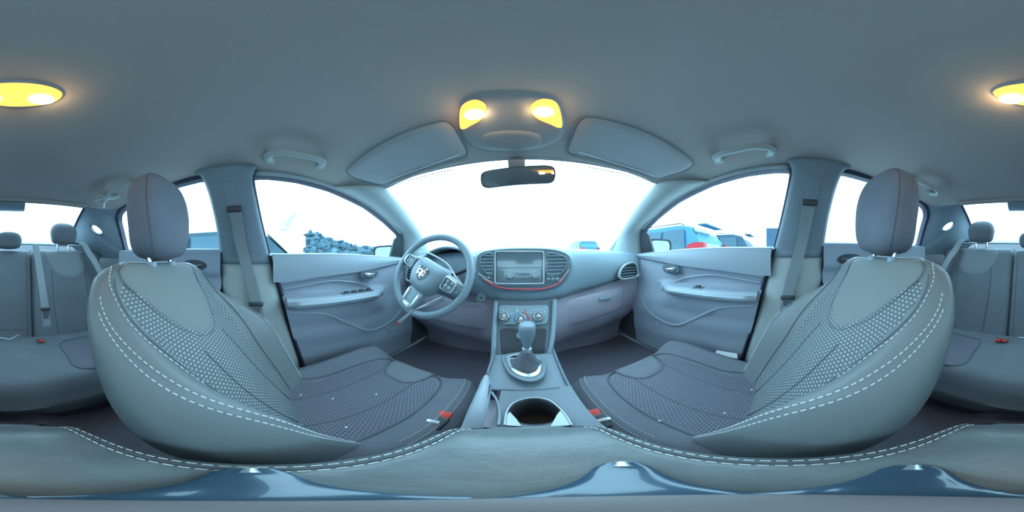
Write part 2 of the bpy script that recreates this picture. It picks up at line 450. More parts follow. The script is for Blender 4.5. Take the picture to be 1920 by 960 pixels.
# ------------------------------------------------------------------ pillars (trim)
def hole_pts(poly): return [V((XG(z), y, z)) for y, z in poly]
n_trim = 0
for s in (-1, 1):
    n_trim += 1
    A = cr([wsp(1, 0), wsp(1, .25), wsp(1, .5), wsp(1, .75), wsp(1, 1.0) + V((.01, .02, -.03))], 24)
    B = cr([V((.612, .27, .318)), V((XG(.272), .46, .272)), V((XG(.212), .618, .212)), V((XG(.15), .748, .156)), V((.735, .815, .02)), V((.74, .82, -.03))], 24)
    bul = V((-.022, -.010, -.012))
    g = strip(A, B, 9, bul)
    o = mk('trim_%d' % n_trim, g, 'pillar', s=s, solid=.006)
    tag(o, "pale grey plastic windshield pillar trim on the %s side" % SIDE[s], 'pillar trim', kind='structure')
    n_trim += 1
    # centre pillar between front and rear door
    zs = [.372, .345, .30, .22, .145, .08, .02, -.06, -.2, -.35, -.5, -.62, -.72]
    fy = [(-.72, .17), (-.5, .135), (-.35, .10), (-.2, .065), (.02, .012), (.145, -.02), (.272, -.045), (.33, -.05), (.372, -.03)]
    ry = [(-.72, -.12), (-.5, -.16), (-.2, -.195), (.05, -.203), (.19, -.212), (.345, -.24), (.372, -.27)]
    def bp(t, z):
        x = (XG(z) if z > .0 else XG(0) + .01 * z) - .022 - .022 * sin(pi * t) ** .6
        return V((x, lin(fy, z) * (1 - t) + lin(ry, z) * t, z))
    up = grid(bp, rng(0, 1, 15), rng(-.72, .372, 45), keep=lambda t, z: z > -.02)
    lo = grid(bp, rng(0, 1, 15), rng(-.72, .372, 45), keep=lambda t, z: z < -.02)
    o = thing('trim_%d' % n_trim, "centre pillar trim behind the front door on the %s side" % SIDE[s], 'pillar trim', (.69, -.08, -.72), kind='structure', s=s)
    mk('upper_cover', grid(bp, rng(0, 1, 15), rng(-.02, .372, 21)), 'pillar_dark', o, s=s, solid=.004)
    mk('lower_cover', grid(bp, rng(0, 1, 15), rng(-.72, -.02, 21)), 'pillar', o, s=s, solid=.004)
    mk('edge_rubber', tube([bp(0, z) + V((.004, .004, 0)) for z in rng(-.70, .34, 40)], .006, 6), 'rubber', o, s=s)
    n_trim += 1
    # rear pillar with the small quarter window
    RA = cr([rwp(1, t) for t in rng(0, 1, 6)], 90)
    RB = cr([V((.618, -.80, .308)), V((XG(.26), -.845, .26)), V((XG(.17), -.85, .17)), V((XG(.05), -.86, .05)), V((.72, -.95, .0)), V((.70, -1.40, .02))], 90)
    def cp(i, t):
        a = RA[int(i)]; b = RB[int(i)]
        return a.lerp(b, t) + V((-.012, .0, -.006)) * sin(pi * t)
    g = grid(lambda i, t: cp(i, t), list(range(90)), rng(0, 1, 60), keep=lambda i, t: not pinp(HOLE_Q, (cp(i - .5, t).y + cp(i + .5, t).y) / 2, (cp(i - .5, t).z + cp(i + .5, t).z) / 2))
    o = thing('trim_%d' % n_trim, "rear pillar trim with a tiny quarter window on the %s side" % SIDE[s], 'pillar trim', (.66, -1.0, 0), kind='structure', s=s)
    mk('pillar_cover', g, 'pillar_dark', o, s=s, solid=.003)
    QS = g[0]
    def qsurf(y, z): return min(QS, key=lambda p: (p.y - y) ** 2 + (p.z - z) ** 2).x
    q2 = rounded(HOLE_Q, .02, 4); qcy = sum(p[0] for p in q2) / len(q2); qcz = sum(p[1] for p in q2) / len(q2)
    def qring(k, dx, glass=False):
        pts = [(qcy + (a - qcy) * k, qcz + (b - qcz) * k) for a, b in q2]
        return [V(((XG(b) + dx) if glass else (qsurf(a, b) + dx), a, b)) for a, b in pts]
    mk('quarter_window_frame', loft([qring(1.5, .002), qring(1.42, -.006), qring(.98, -.006), qring(.94, .014)], False, False), 'pillar_dark', o, s=s)
    mk('quarter_window_pane', pad(rounded(HOLE_Q, .02, 4), lambda a, b, h: (qsurf(a, b) + .010, a, b), 0, 0, 3), 'glass', o, s=s)
    mk('sill_fold', tube(cr([RB[60] + V((-.03, 0, .0)), RB[72] + V((-.06, 0, .02)), RB[81] + V((-.07, 0, .03))], 8), .02, 8), 'pillar_dark', o, s=s)
# header trim in front of the headliner (roof rail edge)
o = mk('trim_7', strip([wsp(u, -.02) + V((0, -.008, .004)) for u in rng(-1, 1, 25)], [wsp(u, .006) + V((0, -.004, -.002)) for u in rng(-1, 1, 25)], 2), 'headliner', solid=.004)
tag(o, 'narrow cloth edge of the headliner along the windshield top', 'headliner edge', kind='structure')
o = mk('trim_8', strip([rwp(u, -.03) + V((0, .012, .004)) for u in rng(-1, 1, 25)], [rwp(u, .02) + V((0, .006, -.006)) for u in rng(-1, 1, 25)], 2), 'headliner', solid=.004)
tag(o, 'narrow cloth edge of the headliner along the rear window top', 'headliner edge', kind='structure')

# ------------------------------------------------------------------ doors
def zsill(y): return lin([(-.9, .05), (-.2, .042), (.01, .022), (.3, .022), (.55, .012), (.82, -.004)], y)
def rear_edge(z): return lin([(-.72, .20), (-.62, .175), (-.5, .15), (-.35, .112), (-.2, .078), (.02, .022)], z)
CR1 = [(P(px, py, x=.70).y, P(px, py, x=.70).z) for px, py in ((1432, 518), (1360, 507), (1280, 497), (1215, 484), (1190, 480))]
CR2 = [(P(px, py, x=.71).y, P(px, py, x=.71).z) for px, py in ((1425, 530), (1345, 516), (1300, 518), (1268, 527), (1250, 545))]
LEDGE = [(P(px, py, x=.66).y, P(px, py, x=.66).z) for px, py in ((1420, 553), (1360, 553), (1300, 553), (1240, 551))]
POCK = [(P(px, py, x=.68).y, P(px, py, x=.68).z) for px, py in ((1415, 573), (1370, 575), (1340, 580), (1300, 599), (1265, 612), (1240, 606), (1215, 586), (1200, 560))]
zl1 = lambda y: lin(sorted(CR1), y)
zledge = -.165
def xdoor(y, z):
    x = .715
    x -= .020 * sm(zl1(y) - .012, zl1(y) + .006, z)                       # upper pad stands proud
    x += .012 * sm(.62, .5, y) * sm(-.20, -.16, z) * sm(zl1(y) - .02, zl1(y) - .05, z)   # insert hollow
    x -= .030 * sm(-.33, -.22, z) * sm(-.155, -.17, z) * sm(.66, .55, y)  # bulge below the armrest
    x -= .012 * sm(-.45, -.36, z) * sm(-.2, -.3, z)
    x += .015 * sm(-.5, -.62, z)
    x -= .010 * sm(.55, .8, y)
    return x
door_n = 0
for s in (-1, 1):
    door_n += 1
    sd = SIDE[s]
    d = thing('door_%d' % door_n, "front door on the %s side with dark trim panel, armrest and big window" % sd, 'car door', (.72, .4, -.66), kind='structure', s=s)
    def dp(u, v):
        z = -.66 + (.66 + .02) * v
        y0 = rear_edge(z); y1 = .87
        y = y0 + (y1 - y0) * u
        z2 = -.66 + (zsill(y) + .66) * v
        return V((xdoor(y, z2) + .03 * (1 - v) ** 6 * 0, y, z2))
    mk('door_panel', grid(dp, rng(0, 1, 70), rng(0, 1, 75)), 'door', d, s=s, smooth=60)
    # sill ledge and upper pad
    ys = rng(.015, .86, 40)
    mk('window_sill', join(strip([V((.697, y, zsill(y) - .006)) for y in ys], [V((.715, y, zsill(y) + .006)) for y in ys], 3), strip([V((.715, y, zsill(y) + .006)) for y in ys], [V((.76, y, zsill(y) - .01)) for y in ys], 2)), 'door_pad', d, s=s)
    mk('upper_pad', grid(lambda y, t: V((.688 - .006 * sin(pi * t), y, (zl1(y) + .004) * (1 - t) + (zsill(y) - .004) * t)), rng(.03, .86, 40), rng(0, 1, 7)), 'door_pad', d, s=s)
    c1 = cr([V((.694, y, z)) for y, z in CR1], 40)
    mk('trim_line', tube(c1, .005, 6), 'door', d, s=s)
    c2 = cr([V((.712, y, z)) for y, z in CR2], 40)
    mk('insert_seam', tube(c2, .004, 6), 'door_pad', d, s=s)
    # armrest
    rings = []
    for y in rng(.085, .60, 30):
        k = sm(.60, .50, y) * (.6 + .4 * sm(.08, .14, y)); w = .018 + .060 * k
        c = []
        for j in range(14):
            a = 2 * pi * j / 14
            c.append(V((.712 - w / 2 - (w / 2 + .01) * cos(a), y, zledge - .022 + .022 * sin(a) * (1 if sin(a) > 0 else 1.3))))
        rings.append(c)
    ar = mk('armrest', loft(rings), 'door_pad', d, s=s)
    mk('armrest_edge', tube([V((.712 - .018 - .060 * sm(.60, .50, y), y, zledge - .010)) for y in rng(.10, .58, 24)], .0035, 6), 'satin', d, s=s)
    nsw = 4 if s < 0 else 1
    for i in range(nsw):
        y = .36 + i * .042
        mk('window_switch', rbox((.672, y, zledge + .005), (.018, .026, .012), .003), 'black', d, s=s)
    mk('switch_plate', rbox((.675, .36 + (nsw - 1) * .021, zledge - .001), (.042, .05 + .042 * (nsw - 1), .008), .003), 'gloss', d, s=s)
    # pocket lip and hollow
    pc = cr([V((xdoor(y, z) - .004, y, z)) for y, z in POCK], 60)
    mk('pocket_lip', tube(pc, .006, 6, sx=.7), 'door_pad', d, s=s)
    pk = [(y, z) for y, z in POCK] + [(.5, -.2), (.2, -.2)]
    # inside handle
    hc = P(1257, 504, x=.69) if s > 0 else V((.69, P(693, 514, x=-.69).y, P(693, 514, x=-.69).z))
    hd = mk('handle_cup', lathe([(.001, .004), (.026, .003), (.032, -.004), (.034, .004)], (hc.x + .004, hc.y, hc.z), (-1, 0, 0), 20, sx=1.7, sy=.8), 'gloss', d, s=s)
    mk('handle', tube(cr([(hc.x - .004, hc.y - .035, hc.z + .004), (hc.x - .016, hc.y - .015, hc.z - .002), (hc.x - .020, hc.y + .015, hc.z - .003), (hc.x - .006, hc.y + .045, hc.z + .003)], 12), [.006, .008, .009, .009, .009, .008, .008, .008, .007, .006, .005, .004], 8, sx=.6), 'chrome', d, s=s, label='chrome inside handle')
    # door closing at the front of the panel and bottom sill
    mk('speaker_grille', lathe([(.001, .003), (.055, .003), (.062, 0), (.065, -.004)], (.712, .70, -.44), (-1, 0, 0), 28), 'door', d, s=s)
    mk('lower_edge', tube([V((.71, rear_edge(z) + .004, z)) for z in rng(-.66, .01, 24)], .006, 6), 'rubber', d, s=s)
    # window frame, pane, mirror patch
    inn = rounded(HOLE_F, .012, 3)
    cc = (.33, .15)
    def grow(p, k):
        dx, dz = p[0] - cc[0], p[1] - cc[1]; L_ = hypot(dx, dz); return (p[0] + dx / L_ * k, p[1] + dz / L_ * k)
    fi = [V((XG(z) - .004, y, z)) for y, z in inn]
    fo = [V((XG(b) - .008, a, b)) for a, b in (grow(p, .030) for p in inn)]
    mk('window_frame', ringframe(fi, fo, (.035, 0, 0)), 'rubber', d, s=s)
    tri = [p for p in HOLE_F if p[0] < .75 and p[1] > .1]
    topl = cr([V((XG(z) - .006, y, z)) for y, z in HOLE_F[1:8]], 30)
    topo = [p + V((-.008, 0, .022)) for p in topl]
    mk('frame_cover', strip(topl, topo, 3, (-.006, 0, 0)), 'pillar', d, s=s, solid=.003)
    mk('window_pane', pad(inn, lambda a, b, h: (XG(b) + .016, a, b), 0, 0, 5, c=(.4, .15)), 'glass', d, s=s)
    mk('mirror_patch', plate([V((XG(z) - .008, y, z)) for y, z in ((.70, -.004), (.70, .115), (.735, .150), (.83, .02), (.84, -.01))], (.014, 0, 0)), 'black', d, s=s)
for s in (-1, 1):
    door_n += 1
    sd = SIDE[s]
    d = thing('door_%d' % door_n, "rear door on the %s side, partly behind the front seat" % sd, 'car door', (.72, -.5, -.66), kind='structure', s=s)
    def dp(u, v):
        y = -.20 - .68 * u
        z = -.66 + (zsill(y) + .66) * v
        x = .715 - .02 * sm(-.09, -.06, z) - .05 * sm(-.32, -.2, z) * sm(-.13, -.15, z) * sm(-.78, -.6, y)
        return V((x, y, z))
    mk('door_panel', grid(dp, rng(0, 1, 40), rng(0, 1, 60)), 'door', d, s=s, smooth=60)
    ys = rng(-.88, -.19, 20)
    mk('window_sill', join(strip([V((.694, y, zsill(y) - .01)) for y in ys], [V((.712, y, zsill(y) + .006)) for y in ys], 3), strip([V((.712, y, zsill(y) + .006)) for y in ys], [V((.76, y, zsill(y) - .01)) for y in ys], 2)), 'door_pad', d, s=s)
    mk('handle_cup', lathe([(.001, .004), (.03, .004), (.036, -.004), (.038, .005)], (.697, -.33, -.03), (-1, 0, 0), 20, sx=1.8, sy=.7), 'black', d, s=s)
    mk('handle', tube(cr([(.692, -.29, -.028), (.678, -.32, -.032), (.690, -.37, -.030)], 8), .006, 8), 'chrome', d, s=s, label='chrome inside handle')
    inn = rounded(HOLE_R, .015, 3); cc = (-.5, .2)
    def grow2(p, k):
        dx, dz = p[0] - cc[0], p[1] - cc[1]; L_ = hypot(dx, dz); return (p[0] + dx / L_ * k, p[1] + dz / L_ * k)
    fi = [V((XG(z) - .004, y, z)) for y, z in inn]
    fo = [V((XG(b) - .008, a, b)) for a, b in (grow2(p, .028) for p in inn)]
    mk('window_frame', ringframe(fi, fo, (.035, 0, 0)), 'rubber', d, s=s)
    mk('window_pane', pad(inn, lambda a, b, h: (XG(b) + .016, a, b), 0, 0, 5, c=(-.5, .2)), 'glass', d, s=s)

# ------------------------------------------------------------------ dashboard
def yface(x): return .775 - .075 * exp(-(abs(x - .01) / .21) ** 4) + .02 * sm(.45, .7, abs(x))
def zbot(x): return lin([(-.7, -.15), (-.5, -.165), (-.25, -.20), (0, -.205), (.2, -.197), (.32, -.185), (.57, -.142), (.72, -.12)], x)
def dash_sec(x, t):
    """t along the profile from the windshield base over the top, down the pad to the crease"""
    yf = yface(x); zb = zbot(x)
    zt = .030 - .02 * sm(.3, .7, abs(x)) + .008 * exp(-(x / .2) ** 4)
    pts = [(1.09, -.005), (1.0, zt - .012), (.88, zt), (yf + .06, zt), (yf + .018, zt - .012), (yf, zt - .05), (yf - .004, (zt + zb) / 2 - .01), (yf + .006, zb + .02), (yf + .02, zb)]
    return pts
dash = thing('dashboard', 'wide dark grey plastic dashboard under the windshield', 'dashboard', (0, .9, -.55))
xs = rng(-.70, .705, 57)
def dash_grid(secfn, n):
    rows = [cr([V((x, y, z)) for y, z in secfn(x)], n) for x in xs]
    k = n; verts = [p for r in rows for p in r]
    faces = [(j * k + i, j * k + i + 1, (j + 1) * k + i + 1, (j + 1) * k + i) for j in range(len(rows) - 1) for i in range(k - 1)]
    return verts, faces, None
mk('upper_pad', dash_grid(lambda x: dash_sec(x, 0), 34), 'dash', dash, smooth=60)
def low_sec(x):
    yf = yface(x); zb = zbot(x)
    return [(yf + .02, zb + .003), (yf + .035, zb - .006), (yf + .035, zb - .03), (yf + .03, zb - .10), (yf + .05, zb - .20), (yf + .11, zb - .30), (yf + .20, zb - .38), (yf + .26, zb - .46), (yf + .28, -.715)]
mk('lower_panel', dash_grid(low_sec, 24), 'dash_low', dash, smooth=60)
mk('crease_line', tube([V((x, yface(x) + .016, zbot(x) - .002)) for x in rng(.16, .69, 30)], .004, 6), 'black', dash)
# glove box door
gl = rounded([(.20, -.235), (.60, -.19), (.60, -.36), (.22, -.40)], .03, 5)
def lowp(x, z, h):
    yf = yface(x); zb = zbot(x); k = zb - z
    y = lin([(0, yf + .03), (.03, yf + .035), (.10, yf + .03), (.20, yf + .05), (.30, yf + .11), (.40, yf + .24)], k)
    return V((x, y - h, z))
gb = mk('glove_box_door', pad(gl, lowp, .008, -.004, 6, 12), 'dash_low', dash)
gh = P(1135, 560, y=.79)
mk('glove_box_latch', rbox((gh.x, gh.y + .002, gh.z), (.075, .014, .018), .005), 'dash', gb)
# passenger end vent
vo = [P(px, py, y=.765) for px, py in ((1160, 523), (1158, 512), (1164, 500), (1174, 493), (1186, 491), (1192, 496), (1195, 508), (1195, 517), (1180, 522))]
vo = cr(vo, 36, closed=True); vc = sum(vo, V((0, 0, 0))) / len(vo)
def vent(name, loop, parent, depth, ringmat, slats, lab=None):
    c = sum(loop, V((0, 0, 0))) / len(loop)
    r = mk(name, ringframe([c + (p - c) * .84 for p in loop], loop, depth), ringmat, parent, bevel=.002, label=lab)
    mk('vent_back', plate([c + (p - c) * .9 - V(depth) * .2 for p in loop], V(depth) * .05), 'black', r)
    zs_ = [p.z for p in loop]; lo, hi = min(zs_), max(zs_)
    for i in range(slats):
        z = lo + (hi - lo) * (i + 1) / (slats + 1)
        q = [p for p in loop]
        xsL = []
        for a, b in zip(loop, loop[1:] + loop[:1]):
            if (a.z > z) != (b.z > z): xsL.append(a.lerp(b, (z - a.z) / (b.z - a.z)))
        if len(xsL) >= 2:
            xsL.sort(key=lambda p: p.x)
            a = c + (xsL[0] - c) * .86; b = c + (xsL[-1] - c) * .86; a.z = b.z = z
            mk('slat', tube([a + V(depth) * .3, b + V(depth) * .3], .004, 6, sy=.5), 'dash', r)
    return r
vent('air_vent', vo, dash, (0, -.018, 0), 'silver', 5, 'teardrop air vent with a bright silver rim')
# driver end vent (behind the wheel)
vent('air_vent', [V((-p.x, p.y, p.z)) for p in vo], dash, (0, -.018, 0), 'silver', 5, 'teardrop air vent with a bright silver rim')
# centre bezel with radio
BZ0 = V((.01, .690, -.05)); BZN = V((0, -1, .12)).normalized()
bz = [PP(px, py, BZ0, BZN) for px, py in ((893, 486), (903, 473), (935, 467), (985, 465), (1035, 467), (1062, 475), (1072, 489), (1069, 508), (1052, 532), (1022, 543), (980, 545), (935, 541), (908, 527), (894, 508))]
bz = cr(bz, 60, closed=True)
bezel = mk('centre_bezel', plate([p - BZN * .03 for p in bz], BZN * .036), 'gloss', dash, bevel=.004)
bc = sum(bz, V((0, 0, 0))) / len(bz)
mk('bezel_surround', ringframe([bc + (p - bc) * .985 - BZN * .02 for p in bz], [bc + (p - bc) * 1.07 - BZN * .03 for p in bz], BZN * .022), 'dash', bezel, bevel=.004)
lowarc = [bc + (p - bc) * 1.0 + BZN * .0055 for p in cr([PP(px, py, BZ0, BZN) for px, py in ((905, 522), (935, 538), (980, 542), (1022, 540), (1050, 529), (1064, 508))], 30)]
mk('red_trim_line', tube(lowarc, .0022, 6), 'glow_red', bezel, label='thin red trim line under the radio')
for a, b in (((897, 512), (925, 531)), ((1048, 528), (1066, 505)), ((880, 504), (893, 510))):
    pa, pb = PP(*a, BZ0, BZN), PP(*b, BZ0, BZN)
    mk('silver_accent', tube(cr([pa + BZN * .008, (pa + pb) / 2 + BZN * .009 + V((0, 0, -.004)), pb + BZN * .008], 8), .0035, 6), 'silver', bezel)
def bpx(px, py, h=.007): return PP(px, py, BZ0, BZN) + BZN * h
def quadpx(x0, y0, x1, y1, h=.007, r=.008):
    c = [bpx(x0, y1, h), bpx(x1, y1, h), bpx(x1, y0, h), bpx(x0, y0, h)]
    return rounded([tuple(p) for p in c], r, 4)
mk('radio_face', plate(quadpx(932, 506, 1016, 530, .005), BZN * .005), 'gloss', bezel, bevel=.0015)
mk('display_screen', plate(quadpx(932, 474, 1016, 502, .005), BZN * .004), 'screen', bezel, bevel=.0015)
mk('radio_frame', ringframe([V(p) for p in quadpx(930, 473, 1018, 530)], [V(p) for p in quadpx(928, 471, 1020, 532)], BZN * .004), 'silver', bezel)
for px in (957, 1003):
    k = mk('radio_knob', lathe([(.0175, 0), (.017, .012), (.0145, .016), (.001, .016)], bpx(px, 516, .008), BZN, 24), 'gloss', bezel)
    mk('knob_ring', lathe([(.0165, .0), (.0185, .001), (.0185, .004), (.0165, .005)], bpx(px, 516, .01), BZN, 24), 'silver', k)
for i in range(5):
    mk('radio_button', rbox(bpx(969 + i * 6, 512, .010), (.012, .006, .009), .002), 'dash', bezel)
    mk('radio_button', rbox(bpx(969 + i * 6, 520, .010), (.012, .006, .009), .002), 'dash', bezel)
for x0, x1, nm in ((901, 926, 0), (1023, 1062, 1)):
    lp = [PP(px, py, BZ0, BZN) + BZN * .006 for px, py in ([(903, 480), (925, 476), (925, 516), (912, 513), (902, 500)] if nm == 0 else [(1024, 476), (1056, 480), (1064, 490), (1060, 505), (1048, 516), (1024, 517)])]
    lp = cr([tuple(p) for p in lp], 30, closed=True)
    vent('air_vent', lp, bezel if False else dash, tuple(BZN * .006), 'gloss', 6)
for i, px in enumerate((1028, 1036, 1044)):
    mk('hazard_button' if i == 1 else 'lock_button', rbox(bpx(px, 523, .008), (.016, .008, .014), .003), 'dash', bezel)
for i, px in enumerate((908, 917)):
    mk('lock_button', rbox(bpx(px, 521, .008), (.014, .008, .012), .003), 'dash', bezel)
# instrument cluster and hood
hoodc = V((-.365, .80, -.02))
arch = []
for y, k in ((.735, 1.0), (.76, 1.04), (.82, 1.02), (.92, .9), (1.0, .7)):
    arch.append([V((-.365 + .175 * k * cos(a), y - .02 * sin(a), -.075 + (.128 * k) * max(sin(a), -.2))) for a in rng(-.2, pi + .2, 24)])
rows = arch; kk = 24
hood = mk('cluster_hood', ([p for r in rows for p in r], [(j * kk + i, j * kk + i + 1, (j + 1) * kk + i + 1, (j + 1) * kk + i) for j in range(len(rows) - 1) for i in range(kk - 1)], None), 'dash', dash, solid=.01)
CLF = V((-.365, .80, -.06)); CLN = V((0, -1, .25)).normalized()
def clp(x, z, h=0): return V((CLF.x + x, CLF.y + (z) * .25 - h, CLF.z + z))
mk('cluster_face', plate([clp(x, z) for x, z in rounded([(-.16, -.06), (.16, -.06), (.16, .05), (.08, .09), (-.08, .09), (-.16, .05)], .03, 5)], (0, .01, 0)), 'black', hood)
for x in (-.08, .08):
    gdl = mk('gauge', lathe([(.052, .0), (.052, .006), (.047, .006), (.046, .001)], clp(x, .01, .001), CLN, 30), 'silver', hood)
    mk('gauge_dial', lathe([(.046, .001), (.046, .002), (.001, .002)], clp(x, .01, .001), CLN, 30), 'gloss', gdl)
    mk('needle', tube([clp(x, .01, .006), clp(x - .03, -.012, .006)], .0015, 5), 'print_red', gdl)
mk('cluster_display', rbox(clp(0, .01, .004), (.05, .006, .07), .003), 'screen', hood)
mk('accent_line', tube(cr([V((-.20, .735, -.085)), V((-.16, .725, -.088)), V((-.125, .71, -.10)), V((-.10, .70, -.115))], 10), .004, 6), 'silver', dash)
# start switch / small round socket to the right of the wheel
sw = P(903, 558, y=.745)
so = mk('ignition_switch', lathe([(.022, 0), (.022, .012), (.016, .014), (.015, .008), (.001, .008)], sw, (0, -1, .1), 24), 'dash', dash)
mk('switch_slot', rbox(sw + V((0, -.010, 0)), (.004, .004, .014), .001), 'black', so)
# lower centre stack with climate controls
ST0 = V((0, .665, -.235)); STN = V((0, -.86, .51)).normalized()
def stp(px, py, h=0): return PP(px, py, ST0, STN) + STN * h
stack_o = [stp(px, py) for px, py in ((925, 560), (1042, 560), (1036, 605), (1030, 650), (1028, 674), (925, 674), (926, 650), (928, 605))]
stack = mk('centre_stack', plate([p - STN * .05 for p in stack_o], STN * .04), 'console', dash, bevel=.004)
hv = [tuple(stp(px, py, -.008)) for px, py in ((938, 608), (1027, 608), (1029, 572), (934, 572))]
hvac = mk('climate_panel', plate(rounded(hv, .02, 5), STN * .012), 'dash', stack, bevel=.002)
for px, py, col in ((946, 594, None), (977, 599, 1), (1009, 594, None)):
    c = stp(px, py, .004)
    k = mk('climate_knob', lathe([(.024, 0), (.022, .012), (.017, .018), (.001, .018)], c, STN, 28), 'gloss', hvac)
    mk('knob_ring', lathe([(.0205, .011), (.0225, .012), (.0205, .0145), (.017, .0185), (.0155, .018)], c, STN, 28), 'silver', k)
    mk('knob_mark', lathe([(.007, .0), (.008, .002), (.006, .003), (.001, .003)], c + STN * .018, STN, 12), 'silver', k)
    a, e1, e2 = basis(STN)
    if col:
        for rg, mm in ((rng(pi * .55, pi * 1.1, 14), 'print_blue'), (rng(-.1 * pi, pi * .45, 14), 'print_red')):
            mk('temperature_arc', tube([c + e1 * (.031 * cos(t) * (1 if True else 1)) + e2 * (.031 * sin(t)) + STN * .0005 for t in rg], .0022, 5), mm, hvac)
        for t, mm in ((pi * .62, 'print'), (pi * .36, 'print_red')):
            mk('temperature_mark', lathe([(.004, 0), (.004, .001)], c + e1 * (.042 * cos(t)) + e2 * (.042 * sin(t)), STN, 6), mm, hvac)
    else:
        for i in range(5 if px > 960 else 3):
            t = pi * (.2 + .15 * i) if px > 960 else pi * (.15 + .2 * i)
            mk('control_mark', lathe([(.0026, 0), (.0026, .0008)], c + e1 * (.033 * cos(t)) + e2 * (.033 * sin(t)), STN, 6), 'print', hvac)
cub = [tuple(stp(px, py, -.012)) for px, py in ((940, 672), (1020, 672), (1026, 615), (936, 615))]
mk('storage_cubby', plate(rounded(cub, .02, 5), STN * .004), 'black', stack)
mk('power_socket', lathe([(.013, 0), (.014, .006), (.010, .007), (.009, .002), (.001, .002)], stp(975, 629, -.008), STN, 20), 'dash', stack)
for pts in (((930, 566), (928, 600), (926, 640), (925, 665), (924, 675)), ((1040, 562), (1039, 600), (1035, 640), (1030, 665), (1029, 675))):
    mk('side_rail', tube(cr([stp(px, py, -.002) for px, py in pts], 24), .010, 8), 'dash', stack)
# steering column
col_ = mk('steering_column', tube(cr([(-.36, .61, -.085), (-.36, .68, -.115), (-.36, .80, -.15)], 10), [.045, .05, .053, .055, .057, .06, .06, .062, .065, .068], 16, sy=1.15), 'dash_low', dash)
for s_, L_ in ((-1, .145), (1, .135)):
    mk('stalk', tube(cr([(-.36 + s_ * .04, .655, -.085), (-.36 + s_ * .09, .645, -.07), (-.36 + s_ * L_, .635, -.05)], 8), [.007, .007, .007, .008, .009, .010, .011, .009], 8), 'black', col_)
# small dash tray and knee panel seam
mk('knee_panel', pad(rounded([(-.62, -.22), (-.14, -.24), (-.16, -.40), (-.60, -.40)], .04, 5), lowp, .007, -.004, 6, 12), 'dash_low', dash)

# ------------------------------------------------------------------ steering wheel
wc = P(806, 513, x=-.36)
wa = V((0, -.906, .423)); we1 = V((1, 0, 0)); we2 = V((0, .423, .906))
rt = radians(26)
f1 = we1 * cos(rt) - we2 * sin(rt); f2 = we1 * sin(rt) + we2 * cos(rt)
def W(x, y, h=0): return wc + f1 * x + f2 * y + wa * h
sw_ = thing('steering_wheel', 'three spoke steering wheel turned to one side with shield emblem', 'steering wheel', (wc.x, wc.y, wc.z - .17))
RW = .174
mk('rim', tube([W(RW * cos(t), RW * sin(t)) for t in rng(0, 2 * pi, 73)[:-1]], .0155, 12, up=tuple(wa), closed=True), 'wheel', sw_)
hubo = rounded([(-.088, .052), (.092, .050), (.096, -.012), (.066, -.082), (.0, -.096), (-.066, -.082), (-.096, -.012)], .035, 6)
hub = mk('hub_cover', pad(hubo, lambda a, b, h: W(a, b, h), .040, .0, 9, 5), 'wheel', sw_)
for s_ in (-1, 1):
    o_ = rounded([(s_ * .06, .045), (s_ * .176, .028), (s_ * .178, -.018), (s_ * .15, -.03), (s_ * .06, -.04)], .012, 4)
    sp = mk('spoke', pad(o_, lambda a, b, h: W(a, b, h), .022, -.006, 5, 5), 'gloss', sw_)
    mk('button_frame', ringframe([W(s_ * a, b, .025) for a, b in rounded([(.092, -.020), (.138, -.016), (.138, .020), (.092, .024)], .008, 4)], [W(s_ * a, b, .022) for a, b in rounded([(.087, -.026), (.143, -.021), (.143, .025), (.087, .030)], .010, 4)], wa * .004), 'silver', sp)
    for j in range(2):
        for i in range(2):
            mk('button', pad(rounded([(s_ * (.096 + i * .020), -.014 + j * .019), (s_ * (.113 + i * .020), -.013 + j * .019), (s_ * (.113 + i * .020), .001 + j * .019), (s_ * (.096 + i * .020), .002 + j * .019)], .004, 3), lambda a, b, h: W(a, b, h), .028, .02, 3, 5), 'dash', sp)
# lower spoke with silver U trim
ls = mk('spoke', pad(rounded([(-.045, -.055), (.045, -.055), (.034, -.175), (-.034, -.175)], .012, 4), lambda a, b, h: W(a, b, h), .016, -.008, 5, 5), 'dash', sw_)
for s_ in (-1, 1):
    mk('silver_trim', pad(rounded([(s_ * .040, -.085), (s_ * .022, -.085), (s_ * .017, -.170), (s_ * .036, -.175)], .006, 3), lambda a, b, h: W(a, b, h), .022, .01, 4, 5), 'silver', ls)
mk('silver_trim', pad(rounded([(-.030, -.145), (.030, -.145), (.030, -.172), (-.030, -.172)], .006, 3), lambda a, b, h: W(a, b, h), .023, .01, 4, 5), 'silver', ls)
mk('upper_seam', tube(cr([W(-.10, .052, .018), W(-.07, .066, .022), W(0, .070, .030), W(.07, .064, .026), W(.13, .036, .02), W(.165, .028, .016)], 30), .003, 6), 'silver', sw_)
